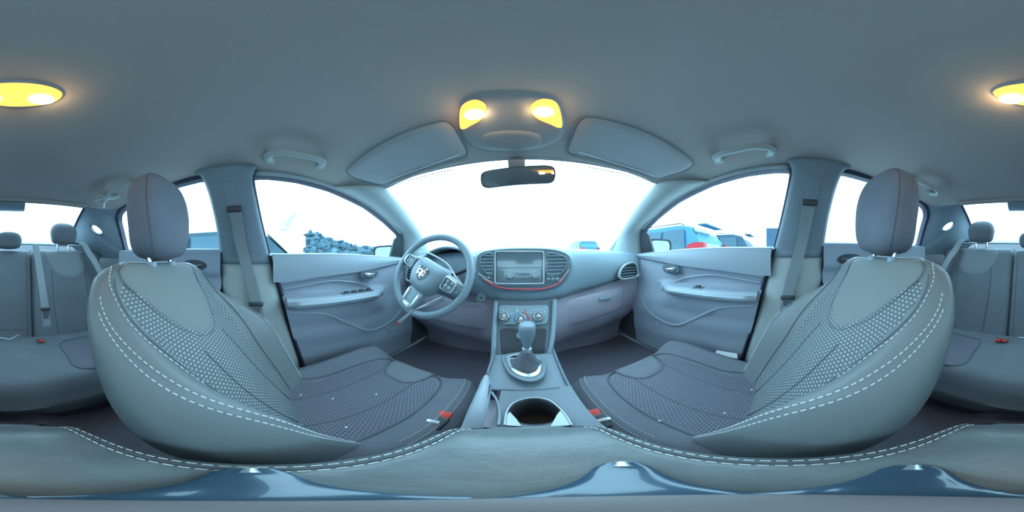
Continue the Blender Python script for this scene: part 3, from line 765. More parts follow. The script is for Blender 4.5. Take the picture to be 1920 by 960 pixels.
# shield emblem with a horned animal head
shield = [(-.021, .022), (-.008, .020), (0, .024), (.008, .020), (.021, .022), (.022, .004), (.016, -.014), (0, -.026), (-.016, -.014), (-.022, .004)]
sh = cr(shield, 40, closed=True); ex = -.004; ey = -.016
em = mk('shield_emblem', ringframe([W(p.x * .98 + ex, p.y * .98 + ey, .042) for p in sh], [W(p.x * 1.2 + ex, p.y * 1.2 + ey, .040) for p in sh], wa * .004), 'chrome', hub, label='chrome shield emblem with a horned head')
mk('emblem_field', plate([W(p.x * 1.0 + ex, p.y * 1.0 + ey, .039) for p in sh], wa * .003), 'pillar_dark', em)
mk('emblem_head', plate([W(x * 1.2 + ex, y * 1.2 + ey, .041) for x, y in ((-.004, .008), (.004, .008), (.0045, -.004), (.002, -.014), (-.002, -.014), (-.0045, -.004))], wa * .004), 'chrome', em)
for s_ in (-1, 1):
    mk('emblem_horn', tube(cr([W(s_ * a + ex, b + ey, .044) for a, b in ((.0035, .010), (.012, .013), (.0165, .003), (.012, -.008), (.008, -.002))], 14), [.0032] * 7 + [.0026] * 4 + [.0018] * 3, 6), 'chrome', em)
# thin silver tongs-like stick through the lower rim
st = thing('silver_stick', 'thin forked silver stick with reddish tip resting on the lower wheel rim', 'stick', tuple(P(775, 582, y=.452)))
j0 = P(776, 581, y=.452)
mk('prong', tube([j0, P(832, 563, y=.485)], .0035, 6), 'chrome', st)
mk('prong', tube([j0, P(831, 555, y=.485)], .0018, 6), 'silver', st)
mk('handle', tube([j0, P(748, 604, y=.42)], [.005, .007], 6, sx=.5), 'silver', st)
mk('tip', tube([P(748, 604, y=.42), P(744, 607, y=.415)], [.007, .005], 6, sx=.5), 'red', st)

# ------------------------------------------------------------------ front seats
SB0 = V((.366, .075, -.53)); SE = V((0, -.52, .854)); SN = V((0, .854, .52)); SL = .655
WB = [(0, .20), (.2, .232), (.5, .248), (.75, .245), (.86, .228), (.93, .195), (.975, .150), (1.0, .105)]
def bol(v): return lin([(0, .055), (.25, .082), (.45, .092), (.6, .055), (.75, .012), (.88, 0), (1, 0)], v)
def bfront(u, v):
    a = abs(u)
    d = -.022 * sm(.45, .85, v) * (1 - a * a * .6) + .012 * sin(pi * min(1, v / .7)) * (1 - a * a)
    d += bol(v) * sm(.50, .84, a)
    d -= (.030 + bol(v) * .55) * sm(.86, 1.02, a)
    d -= .055 * sm(.90, 1.0, v) ** 2
    return d
def Bk(u, v, h=0):
    w = lin(WB, v)
    return SB0 + SE * (SL * v) + SN * (bfront(u, v) + h) + V((u * w, 0, 0))
CW = [(0, .225), (.3, .242), (.7, .246), (.88, .236), (.95, .205), (1, .15)]
CL0, CL1 = -.02, .50
def ctop(u, v):
    z = -.515 + .058 * sm(0, .8, v) - .075 * sm(.86, 1.0, v) ** 2
    a = abs(u)
    z += (.038 if u > 0 else .016) * sm(.55, .8, a) * (1 - .3 * sm(.8, 1, v)) - .03 * sm(.86, 1.0, a)
    z -= .012 * (1 - a * a) * sin(pi * min(1, v))
    return z
def Cu(u, v, h=0):
    return V((.366 + u * lin(CW, v), CL0 + (CL1 - CL0) * v, ctop(u, v) + h))
# headrest profile
def HRF(c, w, hgt, t, tilt, k, a, out=1.):
    sc = (1 - abs(k) ** (3.4 if k > 0 else 7)) ** .42 if abs(k) < 1 else .25
    sc = max(sc, .3) * out
    wz = w * (.92 - .10 * max(0, -k) + .05 * (1 - k * k)) * (1 - .10 * max(0, k))
    cx = abs(cos(a)) ** .55 * (1 if cos(a) > 0 else -1); cy = abs(sin(a)) ** .7 * (1 if sin(a) > 0 else -1)
    return V(c) + Matrix.Rotation(tilt, 3, 'X') @ V((cx * wz * sc, cy * t * sc * (1 if cy > 0 else 1.1) + .012 * (1 - k * k), k * hgt))
def headrest(c, w, hgt, t, tilt, parent, s, m='seat'):
    rings = [[HRF(c, w, hgt, t, tilt, k, 2 * pi * j / 28) for j in range(28)] for k in rng(-1, 1, 21)]
    return mk('headrest', loft(rings), m, parent, s=s)
for s in (-1, 1):
    sd = SIDE[s]
    seat = thing('front_seat', "%s front seat in grey woven cloth beside the %s" % (sd, 'steering wheel' if s < 0 else 'glove box'), 'car seat', (.36, .2, -.70), group='front bucket seats', s=s)
    # backrest shell
    rings = []
    vs = [0, .04, .1, .17, .25, .33, .41, .5, .58, .66, .74, .8, .85, .89, .92, .945, .965, .98, .992, 1.0]
    us = rng(-1, 1, 41)
    for v in vs:
        w = lin(WB, v)
        rg = [Bk(u, v) for u in us]
        th = .125 - .045 * sm(.8, 1, v)
        c0 = SB0 + SE * (SL * v)
        fr_, fl_ = bfront(1, v), bfront(-1, v)
        back = []
        for u in rng(1.0, -1.0, 15):
            ww = 1.005 if abs(u) > .99 else 1.0
            back.append(c0 + V((u * w * ww, 0, 0)) + SN * (-.050 - .012 * sm(.5, 0, v) - (th - .02) * (1 - abs(u) ** 3) * .8 - .05 * sm(.88, 1, v)))
        rings.append(rg + back)
    br = mk('backrest', loft(rings), 'vinyl', seat, s=s, smooth=70)
    # woven insert, plain shoulder panel, seams
    ins = [(-.56, .03), (.56, .03), (.60, .2), (.62, .45), (.70, .65), (.80, .80), (.86, .88), (.6, .93), (0, .94), (-.6, .93), (-.86, .88), (-.80, .80), (-.70, .65), (-.62, .45), (-.60, .2)]
    ino = [tuple(p)[:2] for p in cr(ins, 64, closed=True)]
    mk('woven_insert', pad(ino, Bk, .004, -.004, 16, 10, uvs=(.245, .655)), 'weave', br, s=s, smooth=80)
    shd = [(-.84, .915), (-.55, .80), (-.30, .68), (-.10, .615), (.10, .605), (.30, .64), (.50, .74), (.56, .84), (.70, .93), (.62, .97), (.3, .985), (-.3, .985), (-.66, .97)]
    sho = [tuple(p)[:2] for p in cr(shd, 64, closed=True)]
    mk('shoulder_panel', pad(sho, Bk, .007, -.002, 12, 14), 'shield', br, s=s, smooth=80)
    mk('panel_seam', tube([Bk(a, b, .004) for a, b in sho], .0012, 5, closed=True), 'seam', br, s=s)
    for sg in (-1, 1):
        mk('bolster_seam', tube([Bk(sg * lin([(.03, .57), (.2, .61), (.45, .63), (.65, .71), (.80, .81), (.88, .87)], v), v, .004) for v in rng(.04, .89, 40)], .0012, 5), 'seam', br, s=s)
        a_ = lambda v: lin([(0, .80), (.3, .84), (.5, .86), (.7, .90), (.85, .95), (.92, .95)], v)
        mk('stitching', join(stitches([Bk(sg * a_(v), v, .002) for v in rng(.0, .86, 70)]), stitches([Bk(sg * (a_(v) + .033 - .010 * sm(.6, .8, v)), v, .002) for v in rng(.0, .82, 70)]), stitches([Bk(sg * (lin([(.55, .68), (.65, .735), (.80, .835), (.88, .90), (.95, .93)], v)), v, .002) for v in rng(.55, .95, 50)])), 'stitch', br, s=s, kind='stuff', label='pale double stitching')
        mk('insert_rib', tube([Bk(sg * .26, v, .004) for v in rng(.06, .58, 30)], .0022, 5), 'seam', br, s=s)
    # cushion
    rings = []
    for v in [0, .03, .1, .2, .3, .4, .5, .6, .7, .78, .85, .9, .94, .97, .99, 1.0]:
        w = lin(CW, v); y = CL0 + (CL1 - CL0) * v
        rg = [Cu(u, v) for u in rng(-1, 1, 37)]
        bot = [V((.36 + u * w * .94, y - .02 * sm(.9, 1, v), -.645 + .02 * sm(.8, 1, v))) for u in rng(1, -1, 9)]
        sidr = [V((.36 + w * 1.01, y, ctop(1, v) - .05))]; sidl = [V((.36 - w * 1.01, y, ctop(-1, v) - .05))]
        rings.append(rg + sidr + bot + sidl)
    cu = mk('cushion', loft(rings), 'seat', seat, s=s, smooth=70)
    ci = [(-.60, .06), (.60, .06), (.62, .4), (.60, .7), (.52, .86), (.2, .90), (-.2, .90), (-.52, .86), (-.60, .7), (-.62, .4)]
    cio = [tuple(p)[:2] for p in cr(ci, 60, closed=True)]
    mk('woven_insert', pad(cio, Cu, .004, -.004, 14, 10, uvs=(.242, .52)), 'weave_low', cu, s=s, smooth=80)
    tp = [tuple(p)[:2] for p in cr([(-.34, .965), (-.36, .86), (-.22, .74), (0, .715), (.22, .74), (.36, .86), (.34, .965)], 44, closed=True)]
    mk('thigh_panel', pad(tp, Cu, .007, -.002, 8, 12), 'thigh', cu, s=s, smooth=80)
    mk('panel_seam', tube([Cu(a, b, .005) for a, b in tp], .002, 5, closed=True), 'seam', cu, s=s)
    mk('insert_seam', tube([Cu(a, b, .002) for a, b in cio], .003, 5, closed=True), 'seam', cu, s=s)
    for sg in (-1, 1):
        mk('insert_rib', tube([Cu(sg * .27, v, .004) for v in rng(.08, .76, 24)], .002, 5), 'seam', cu, s=s)
    mk('stitching', join(stitches([Cu(-.84, v, .001) for v in rng(.35, .95, 30)], .005, .003, .0007), stitches([Cu(-.90, v, .001) for v in rng(.35, .95, 30)], .005, .003, .0007)), 'stitch', cu, s=s, kind='stuff')
    mk('seat_base', join(rbox((.36, .22, -.675), (.36, .42, .05), .01), rbox((.20, .2, -.71), (.04, .46, .03), .005), rbox((.52, .2, -.71), (.04, .46, .03), .005)), 'black', seat, s=s)
    mk('hinge_cover', rbox((.598, .055, -.545), (.03, .16, .11), .02, Matrix.Rotation(-.4, 4, 'X')), 'dash', seat, s=s)
    # headrest
    hr = headrest((.36, -.283, .122), .106, .128, .054, radians(6), seat, s)
    for sg in (-1, 1):
        mk('side_seam', tube([HRF((.36, -.283, .122), .106, .128, .054, radians(6), k, pi / 2 - sg * (1.08 - .12 * k * k), 1.004) for k in rng(-.93, .93, 30)], .0012, 5), 'seam', hr, s=s)
    for dx in (-.045, .045):
        mk('headrest_post', tube([(.36 + dx, -.262, -.06), (.36 + dx, -.280, .03)], .0065, 10), 'chrome', seat, s=s)
        mk('post_guide', lathe([(.014, 0), (.014, .012), (.009, .014)], (.36 + dx, -.266, -.022), (0, -.15, 1), 14), 'dash', seat, s=s)
    # buckle beside the console
    bk = P(1118, 783, z=-.475) if s > 0 else P(828, 787, z=-.475)
    bx = abs(bk.x)
    b_ = mk('buckle', rbox((bx, bk.y - .006, -.505), (.034, .05, .085), .007, Matrix.Rotation(.35, 4, 'X')), 'black', seat, s=s)
    mk('release_button', rbox((bx, bk.y + .006, -.464), (.028, .036, .012), .003, Matrix.Rotation(.35, 4, 'X')), 'red', b_, s=s, label='red release button')
    mk('buckle_slot', rbox((bx + .006, bk.y - .020, -.466), (.026, .010, .012), .002, Matrix.Rotation(.35, 4, 'X')), 'silver', b_, s=s)
    mk('buckle_stalk', tube([(bx, bk.y - .02, -.55), (bx + .01, bk.y - .05, -.64)], .012, 8, sx=.5), 'black', seat, s=s)

# ------------------------------------------------------------------ centre console
con = thing('centre_console', 'dark grey console between the front seats with round cup holder', 'console', (0, .3, -.70))
def con_sec(y, hw, zt):
    return [V((-hw, y, -.66)), V((-hw, y, zt - .03)), V((-hw + .01, y, zt - .008)), V((-hw + .025, y, zt)), V((hw - .025, y, zt)), V((hw - .01, y, zt - .008)), V((hw, y, zt - .03)), V((hw, y, -.66))]
def zcon(y): return lin([(-.20, -.40), (.1, -.385), (.25, -.372), (.36, -.362), (.5, -.345), (.58, -.335), (.66, -.32)], y)
# side walls and floor tray
mk('side_wall', strip([V((-.098, y, zcon(y) - .002 - .05 * sm(.40, .36, y))) for y in rng(-.19, .53, 20)], [V((-.100, y, -.61)) for y in rng(-.19, .53, 20)], 2), 'console', con, solid=.006)
mk('side_wall', strip([V((.098, y, zcon(y) - .002)) for y in rng(-.19, .53, 20)], [V((.100, y, -.61)) for y in rng(-.19, .53, 20)], 2), 'console', con, solid=.006)
mk('rear_wall', plate([V((-.098, -.19, -.40)), V((.098, -.19, -.40)), V((.100, -.19, -.62)), V((-.100, -.19, -.62))], (0, .006, 0)), 'dash_low', con)
CC = P(1003, 770, z=-.372); CRAD = .044
def cupc(t, k=1.): return V((CC.x + CRAD * k * cos(t), CC.y + CRAD * 1.02 * k * sin(t), -.372))
cirs = rng(0, 2 * pi, 49)[:-1]
def sq(t):
    c, s_ = cos(t), sin(t); k = 1 / max(abs(c), abs(s_)); return k * c, k * s_
outer = []
for t in cirs:
    a, b = sq(t); x = (.108 if a > 0 else .045) * a if False else a
    xo = .106 * a if a > 0 else .045 * a + (-0.0)
    yo = CC.y + (.075 * b)
    outer.append(V((CC.x + (.098 - CC.x) * a if a > 0 else CC.x + (.050 + CC.x) * a, yo, zcon(yo))))
mk('cup_holder_deck', ringframe([cupc(t) for t in cirs], outer, (0, 0, -.004)), 'console', con)
trim_o = [P(px, py, z=-.368) for px, py in ((946, 797), (950, 772), (962, 756), (983, 748), (1005, 746), (1028, 750), (1046, 762), (1062, 780), (1072, 797))]
mk('cup_holder_trim', tube(cr(trim_o, 40), .0022, 6), 'satin', con)
mk('cup_holder_wing', plate([P(px, py, z=-.3685) for px, py in ((1062, 782), (1071, 797), (1032, 799), (1044, 778), (1052, 768))], (0, 0, -.003)), 'satin', con)
mk('cup_holder_wing', plate([P(px, py, z=-.3685) for px, py in ((949, 780), (947, 797), (978, 799), (968, 785), (956, 772))], (0, 0, -.003)), 'satin', con)
cw = [[cupc(t, 1.0) for t in cirs], [cupc(t, .97) + V((0, 0, -.03)) for t in cirs], [cupc(t, .92) + V((0, 0, -.075)) for t in cirs], [cupc(t, .85) + V((0, 0, -.08)) for t in cirs]]
mk('cup_holder_well', loft(cw, cap0=False), 'black', con, solid=-.003)
# forward deck
ys = rng(CC.y + .07, .498, 20)
mk('forward_deck', grid(lambda u, y: V((u * .098, y, zcon(y) - .010 * max(0, abs(u) - .8) / .2)), rng(-1, 1, 15), ys), 'console', con, solid=.004)
mk('cubby_floor', plate([V((-.096, .497, -.385)), V((.096, .497, -.385)), V((.096, .540, -.385)), V((-.096, .540, -.385))], (0, 0, -.006)), 'dash_low', con)
mk('cubby_front', plate([V((-.096, .497, -.35)), V((.096, .497, -.35)), V((.096, .497, -.39)), V((-.096, .497, -.39))], (0, -.006, 0)), 'console', con)
mk('rear_deck', grid(lambda u, y: V((u * .098, y, zcon(y) - .012)), rng(-.25, 1, 9), rng(-.19, CC.y - .07, 12)), 'dash_low', con, solid=.004)
# side tray for the hand brake
mk('brake_tray', grid(lambda x, y: V((x, y, -.425 + .25 * (x + .08) ** 2)), rng(-.098, CC.x - .05, 7), rng(CC.y - .08, CC.y + .08, 7)), 'dash_low', con, solid=.003)
mk('brake_tray_lip', tube(cr([P(px, py, z=-.37) for px, py in ((935, 797), (936, 775), (932, 752), (922, 735))], 12), .003, 6), 'dash', con)

# gear shifter
G0 = P(986, 692, z=-.348)
gs = thing('gear_shifter', 'automatic gear lever with leather boot and silver surround', 'gear lever', (G0.x, G0.y, -.348))
go = cr([P(px, py, z=-.346) for px, py in ((948, 672), (962, 667), (985, 665), (1008, 672), (1016, 682), (1014, 700), (1002, 709), (985, 710), (962, 700), (951, 685))], 48, closed=True)
gc = sum(go, V((0, 0, 0))) / len(go)
mk('silver_surround', ringframe([gc + (p - gc) * .80 + V((0, 0, .006)) for p in go], [p + V((0, 0, .002)) for p in go], (0, 0, .006)), 'silver', gs, bevel=.002)
mk('bezel_ring', ringframe([gc + (p - gc) * 1.0 + V((0, 0, .002)) for p in go], [gc + (p - gc) * 1.22 for p in go], (0, 0, .004)), 'console', gs, bevel=.002)
mk('gate_plate', plate([gc + (p - gc) * .86 + V((0, 0, -.004)) for p in go], (0, 0, .006)), 'black', gs)
mk('gate_indicator', ringframe([P(px, py, z=-.338) for px, py in ((957, 675), (967, 675), (967, 685), (958, 686))], [P(px, py, z=-.338) for px, py in ((953, 672), (971, 672), (971, 689), (955, 690))], (0, 0, .004)), 'silver', gs)
kt = P(988, 605, y=G0.y - .005); kb = P(988, 655, y=G0.y + .0)
bb = gc + V((.004, 0, .004))
rings = []
for i, k in enumerate(rng(0, 1, 9)):
    c = bb.lerp(kb, k); r = .034 * (1 - k) ** 1.2 + .010
    rings.append([c + V(((r + .003 * sin(5 * a + i * 1.4) * (1 - k)) * cos(a), (r * 1.1 + .003 * sin(4 * a + i) * (1 - k)) * sin(a), .002 * sin(3 * a + 2 * i))) for a in rng(0, 2 * pi, 25)[:-1]])
mk('boot', loft(rings), 'boot', gs)
mk('collar', lathe([(.011, -.008), (.013, -.002), (.013, .006), (.009, .010)], kb, (0, 0, 1), 16), 'silver', gs)
rings = []
for k, r in ((0, .009), (.15, .010), (.3, .014), (.45, .019), (.62, .0225), (.8, .0235), (.92, .0225), (.98, .018), (1.0, .010)):
    c = kb.lerp(kt, k)
    rings.append([c + V((r * cos(a) * (.95), r * 1.15 * sin(a) - .004 * k, 0)) for a in rng(0, 2 * pi, 21)[:-1]])
mk('knob', loft(rings), 'wheel', gs)

# hand brake
hb = thing('hand_brake', 'grey hand brake lever with chrome push button beside the cup holder', 'hand brake', tuple(P(893, 780, z=-.41)))
t0 = P(912, 706, z=-.325); t1 = P(886, 797, z=-.375)
pth = cr([t0, P(910, 722, z=-.328), P(904, 745, z=-.336), P(895, 772, z=-.352), t1, t1 + (t1 - P(895, 772, z=-.352)) * 1.2], 16)
mk('lever_grip', tube(pth, [.0065, .0095, .012, .0135, .0145, .0155, .016, .0165, .017, .017, .017, .0165, .016, .015, .014, .013], 12, sx=.9, sy=1.1), 'door_pad', hb)
mk('push_button', tube([t0 + (t0 - pth[2]) * .02, t0 + (t0 - pth[2]).normalized() * .010], [.006, .005], 10), 'chrome', hb)
mk('lever_seam', tube([p + V((.010, 0, .010)) for p in pth[3:14]], .0015, 5), 'black', hb)
mk('lever_boot', tube([pth[-1] + V((0, .01, -.005)), pth[-1] + V((0, -.03, -.03))], [.02, .03], 12), 'boot', hb)

# armrest lid
arm = thing('armrest', 'padded vinyl armrest lid with pale double stitching between the seats', 'armrest', (0, 0, -.345))
def arm_hw(y): return lin([(-.185, .045), (-.178, .066), (-.16, .079), (-.12, .090), (-.04, .097), (.04, .097), (.12, .090), (.155, .082), (.168, .070), (.174, .048)], y)
def arm_z(u, y): return -.283 - .012 * abs(u) ** 3 - .012 * (abs(y) / .175) ** 4
rings = []
for y in [-.187, -.183, -.176, -.165, -.14, -.1, -.05, 0, .05, .1, .135, .155, .165, .171, .175, .177]:
    hw = arm_hw(y); e = sm(.150, .177, abs(y + .005))
    top = [V((u * hw, y, arm_z(u, y) - .014 * e - .010 * max(0, abs(u) - .8) / .2)) for u in rng(-1, 1, 21)]
    side = lambda sg: [V((sg * hw * 1.02, y, -.318)), V((sg * hw * .98, y, -.338 + .01 * e))]
    rings.append(top + side(1) + [V((hw * .8, y, -.345 + .01 * e)), V((-hw * .8, y, -.345 + .01 * e))] + list(reversed(side(-1))))
pdm = mk('pad', loft(rings), 'leather', arm, smooth=70)
for sg in (-1, 1):
    pa = lambda k: [V((sg * k * arm_hw(y), y, arm_z(k, y) + .0008 - .014 * sm(.150, .177, abs(y + .005)))) for y in rng(-.170, .165, 50)]
    mk('stitching', join(stitches(pa(.80), .0065, .003, .0008), stitches(pa(.90), .0065, .003, .0008)), 'stitch', arm, kind='stuff', label='pale double stitching')
    mk('lid_seam', tube([p + V((0, 0, -.0006)) for p in pa(.85)], .0013, 5), 'seam', arm)
mk('lid_base', join(*[plate([V((-.088, -.175, -.345)), V((.088, -.175, -.345)), V((.088, .165, -.345)), V((-.088, .165, -.345))], (0, 0, -.03))]), 'black', arm)
mk('console_bin', plate([V((-.095, -.18, -.376)), V((.095, -.18, -.376)), V((.095, .15, -.376)), V((-.095, .15, -.376))], (0, 0, -.02)), 'dash_low', con)

# mini tripod that carries the camera
tri = thing('mini_tripod', 'small dark tripod with three flat legs standing on the armrest', 'tripod', (0, 0, -.284))
M['tri_blue'] = mat('tripod_gloss', (.035, .075, .115), .22, coat=.6)
M['tri_cap'] = mat('tripod_plate', (.17, .155, .16), .5)
for ang, L_, w_ in ((-95.5, .082, .020), (32, .084, .016), (141, .078, .018)):
    a = radians(ang); dv = V((sin(a), cos(a), 0)); nv = V((cos(a), -sin(a), 0))
    rings = []
    for k in rng(0, 1, 10):
        c = dv * (.010 + (L_ - .010) * k) + V((0, 0, -.262 - .021 * sm(0, 1, k)))
        w = w_ * (1.25 - .45 * k) * (1 if k < .95 else .7); h = .004 - .002 * k
        rings.append([c + nv * (w * cos(b)) + V((0, 0, h * sin(b))) for b in rng(0, 2 * pi, 17)[:-1]])
    lg = mk('leg', loft(rings), 'tri_blue', tri)
    mk('foot_tip', tube([dv * (L_ - .008) + V((0, 0, -.281)), dv * (L_ + .002) + V((0, 0, -.2835))], [.006, .004], 8, sy=.5), 'silver', lg)
mk('hub', lathe([(.020, -.268), (.024, -.262), (.022, -.256), (.014, -.252), (.001, -.252)], (0, 0, 0), (0, 0, 1), 32), 'tri_cap', tri)

# ------------------------------------------------------------------ rear bench
rb = thing('rear_bench', 'wide grey cloth rear bench with three headrests and split backrest', 'car seat', (0, -.75, -.66))
RB0 = V((0, -.86, -.50)); RE = V((0, -.36, .933)); RN = V((0, .933, .36)); RL = .63
def back_sec(x0, x1, dish, top, name, m, label=None):
    xm = (x0 + x1) / 2; hw = (x1 - x0) / 2
    def f(u, v, h=0):
        a = abs(u); d = -dish * (1 - a ** 2.2) * sin(pi * min(1, .15 + v * .85)) - .03 * sm(.9, 1.02, a) - .09 * sm(.88, 1.0, v) ** 2
        return RB0 + RE * (RL * top * v) + RN * (d + h) + V((xm + u * hw * (1 - .05 * sm(.85, 1, v)), 0, 0))
    rings = []
    for v in [0, .05, .15, .3, .45, .6, .72, .82, .88, .92, .95, .975, .99, 1.0]:
        rg = [f(u, v) for u in rng(-1, 1, 25)]
        bk_ = [RB0 + RE * (RL * top * v) + RN * (-.13 + .0 * v) + V((xm + u * hw, 0, 0)) for u in rng(1, -1, 7)]
        rings.append(rg + bk_)
    return mk(name, loft(rings), m, rb, smooth=70, label=label), f
for s, x0, x1 in ((-1, -.655, -.137), (1, .137, .655)):
    o_, f = back_sec(x0, x1, .035, 1.0, 'backrest', 'rear')
    lp = [tuple(p)[:2] for p in cr([(-.62, .93), (0, .96), (.62, .93), (.55, .78), (.3, .66), (0, .63), (-.3, .66), (-.55, .78)], 40, closed=True)]
    mk('shoulder_panel', pad(lp, f, .006, -.002, 8, 12), 'rear_pad', o_, smooth=80)
    for u in (-.42, .42):
        mk('panel_seam', tube([f(u * (1 + .12 * sin(pi * v)), v, .002) for v in rng(.06, .72, 24)], .002, 5), 'seam', o_)
o_, f = back_sec(-.133, .133, .008, .985, 'centre_backrest', 'rear')
for u in (-.8, .8):
    mk('panel_seam', tube([f(u, v, .001) for v in rng(.05, .92, 20)], .0018, 5), 'seam', o_)
mk('panel_seam', tube([f(u, .12, .001) for u in rng(-.8, .8, 14)], .0018, 5), 'seam', o_)
# cushion
def rct(x, t):
    a = min(abs(x) / .655, 1)
    z = -.415 - .060 * t + .0
    z -= .018 * exp(-((abs(x) - .37) / .14) ** 2) * sin(pi * t)
    z -= .11 * sm(.14, .0, t) ** 1.5
    z -= .03 * sm(.93, 1.0, a)
    return z
def RC(x, t, h=0): return V((x, -.395 - .48 * t + .02 * exp(-(x / .12) ** 2) * (1 - t), rct(x, t) + h))
rings = []
for x in rng(-.66, .66, 45):
    top = [RC(x, t) for t in (0, .02, .05, .09, .14, .2, .3, .4, .5, .6, .7, .8, .9, 1.0)]
    rings.append(top + [V((x, -.875, -.62)), V((x, -.42, -.62))])
cu = mk('cushion', loft(rings), 'rear', rb, smooth=70)
for s in (-1, 1):
    lp = [tuple(p)[:2] for p in cr([(.24, .15), (.50, .13), (.53, .45), (.50, .80), (.27, .80), (.23, .45)], 40, closed=True)]
    mk('woven_insert', pad(lp, RC, .004, -.003, 8, 12, uvs=(1, .5)), 'weave_low', cu, s=s, smooth=80)
    mk('insert_seam', tube([RC(a, b, .002) for a, b in lp], .0025, 5, closed=True), 'seam', cu, s=s)
mk('bench_base', plate([V((-.66, -.43, -.62)), V((.66, -.43, -.62)), V((.66, -.87, -.62)), V((-.66, -.87, -.62))], (0, 0, -.06)), 'black', rb)
for s in (-1, 1):
    h_ = headrest((.365, -1.09, .165), .098, .078, .045, radians(8), rb, s, 'rear')
    for dx in (-.04, .04):
        mk('headrest_post', tube([(.365 + dx, -1.075, .03), (.365 + dx, -1.085, .11)], .006, 8), 'chrome', rb, s=s)
headrest((.012, -1.085, .105), .092, .058, .040, radians(8), rb, 1, 'rear')
# red buckles of the rear seats
for px, py in ((77, 640), (1872, 639), (1884, 640)):
    p = P(px, py, z=-.455)
    b_ = mk('buckle', rbox((p.x, p.y - .004, -.475), (.030, .028, .06), .006, Matrix.Rotation(.5, 4, 'X')), 'black', rb)
    mk('release_button', rbox((p.x, p.y + .006, -.447), (.026, .026, .014), .003, Matrix.Rotation(.5, 4, 'X')), 'red', b_, label='red release button')
# parcel shelf
ps = mk('parcel_shelf', grid(lambda x, y: V((x * (1 - .1 * sm(-1.1, -1.45, y)), y, .085 + .045 * sm(-1.15, -1.35, y))), rng(-.68, .68, 21), rng(-1.50, -1.215, 16)), 'pillar_dark', solid=.01)
tag(ps, 'dark flat parcel shelf behind the rear bench under the rear window', 'parcel shelf')
# high brake light
bl = thing('brake_light', 'dark housing of the high brake light at the top of the rear window', 'brake light', (-.03, -1.0, .30))
a0, a1 = P(1890, 385, y=-1.0), P(1967, 385, y=-1.0)
rings = []
for x in rng(a1.x, a0.x, 10):
    e = .85 if x in (a1.x, a0.x) else 1
    rings.append([V((x, -1.00 + .035 * e, .335)), V((x, -1.00 + .028 * e, .318)), V((x, -1.00 - .01, .300)), V((x, -1.05, .297)), V((x, -1.075, .312)), V((x, -1.07, .335))])
mk('housing', loft(rings), 'pillar_dark', bl, bevel=.003)
mk('lens', rbox((-.01, -1.078, .312), (.12, .006, .014), .002), 'red', bl)

# ------------------------------------------------------------------ seat belts
def ribbon(path, w, axis, t=.0015):
    path = [V(p) for p in path]; ax = V(axis).normalized(); rings = []
    for i, p in enumerate(path):
        d = (path[min(i + 1, len(path) - 1)] - path[max(i - 1, 0)]).normalized()
        e = (ax - d * ax.dot(d)).normalized(); n = d.cross(e)
        rings.append([p + e * w + n * t, p - e * w + n * t, p - e * w - n * t, p + e * w - n * t])
    return loft(rings)
for s in (-1, 1):
    bt = thing('seat_belt', "front seat belt hanging on the centre pillar, %s side" % SIDE[s], 'seat belt', (.66, -.12, -.5), group='front seat belts', s=s)
    pts = [bp(.48, .185) + V((-.022, 0, 0)), bp(.50, .05) + V((-.022, 0, 0)), bp(.42, -.10) + V((-.022, 0, 0)), bp(.40, -.19) + V((-.024, 0, 0)), bp(.42, -.40) + V((-.02, 0, 0)), bp(.45, -.6) + V((-.014, 0, 0))]
    path = cr(pts, 30)
    mk('webbing', ribbon(path, .023, (0, 1, 0)), 'belt', bt, s=s)
    mk('slider_track', plate([bp(t, z) + V((-.004, 0, 0)) for t, z in ((.36, .30), (.62, .30), (.60, .10), (.38, .10))], (-.004, 0, 0)), 'pillar_dark', bt, s=s, bevel=.002)
    mk('guide_loop', rbox(bp(.48, .195) + V((-.022, 0, 0)), (.020, .062, .026), .008), 'black', bt, s=s)
    lp_ = path[int(30 * .50)]
    mk('tongue_cover', rbox(bp(.40, -.19) + V((-.028, 0, 0)), (.014, .060, .020), .005), 'black', bt, s=s)
    mk('tongue', plate([bp(.40, -.19) + V((-.028, a, b)) for a, b in ((-.022, -.008), (.022, -.008), (.014, -.050), (.006, -.056), (-.006, -.056), (-.014, -.050))], (.003, 0, 0)), 'chrome', bt, s=s, label='metal latch tongue')
    # outer rear belts
    rbt = thing('seat_belt', "rear seat belt coming over the bench backrest on the %s side" % SIDE[s], 'seat belt', (.55, -1.0, -.2), group='rear seat belts', s=s)
    ob = [V((.50, -1.19, .112)), V((.51, -1.07, .105)), V((.535, -1.01, .03)), V((.575, -.965, -.06)), V((.62, -.92, -.20)), V((.64, -.87, -.42))]
    mk('webbing', ribbon(cr(ob, 24), .022, (1, 0, .2)), 'belt', rbt, s=s)
    mk('guide_loop', rbox((.50, -1.18, .112), (.07, .03, .020), .006), 'black', rbt, s=s)
cb = thing('seat_belt', 'middle rear seat belt running down the backrest beside the centre headrest', 'seat belt', (-.15, -.9, -.3), group='rear seat belts')
wp = [P(px, py, y=yy) for px, py, yy in ((66, 458, -1.045), (72, 490, -.985), (80, 545, -.885), (85, 580, -.835), (88, 612, -.80))]
mk('webbing', ribbon(cr(wp, 20), .021, (1, 0, 0)), 'belt', cb)
tp_ = P(85, 580, y=-.828)
mk('tongue_cover', rbox(tp_, (.052, .012, .020), .004), 'black', cb)
mk('tongue', plate([tp_ + V((a, .004 - b * .35, b)) for a, b in ((-.018, -.008), (.018, -.008), (.012, -.044), (-.012, -.044))], (0, .003, 0)), 'chrome', cb, label='metal latch tongue')

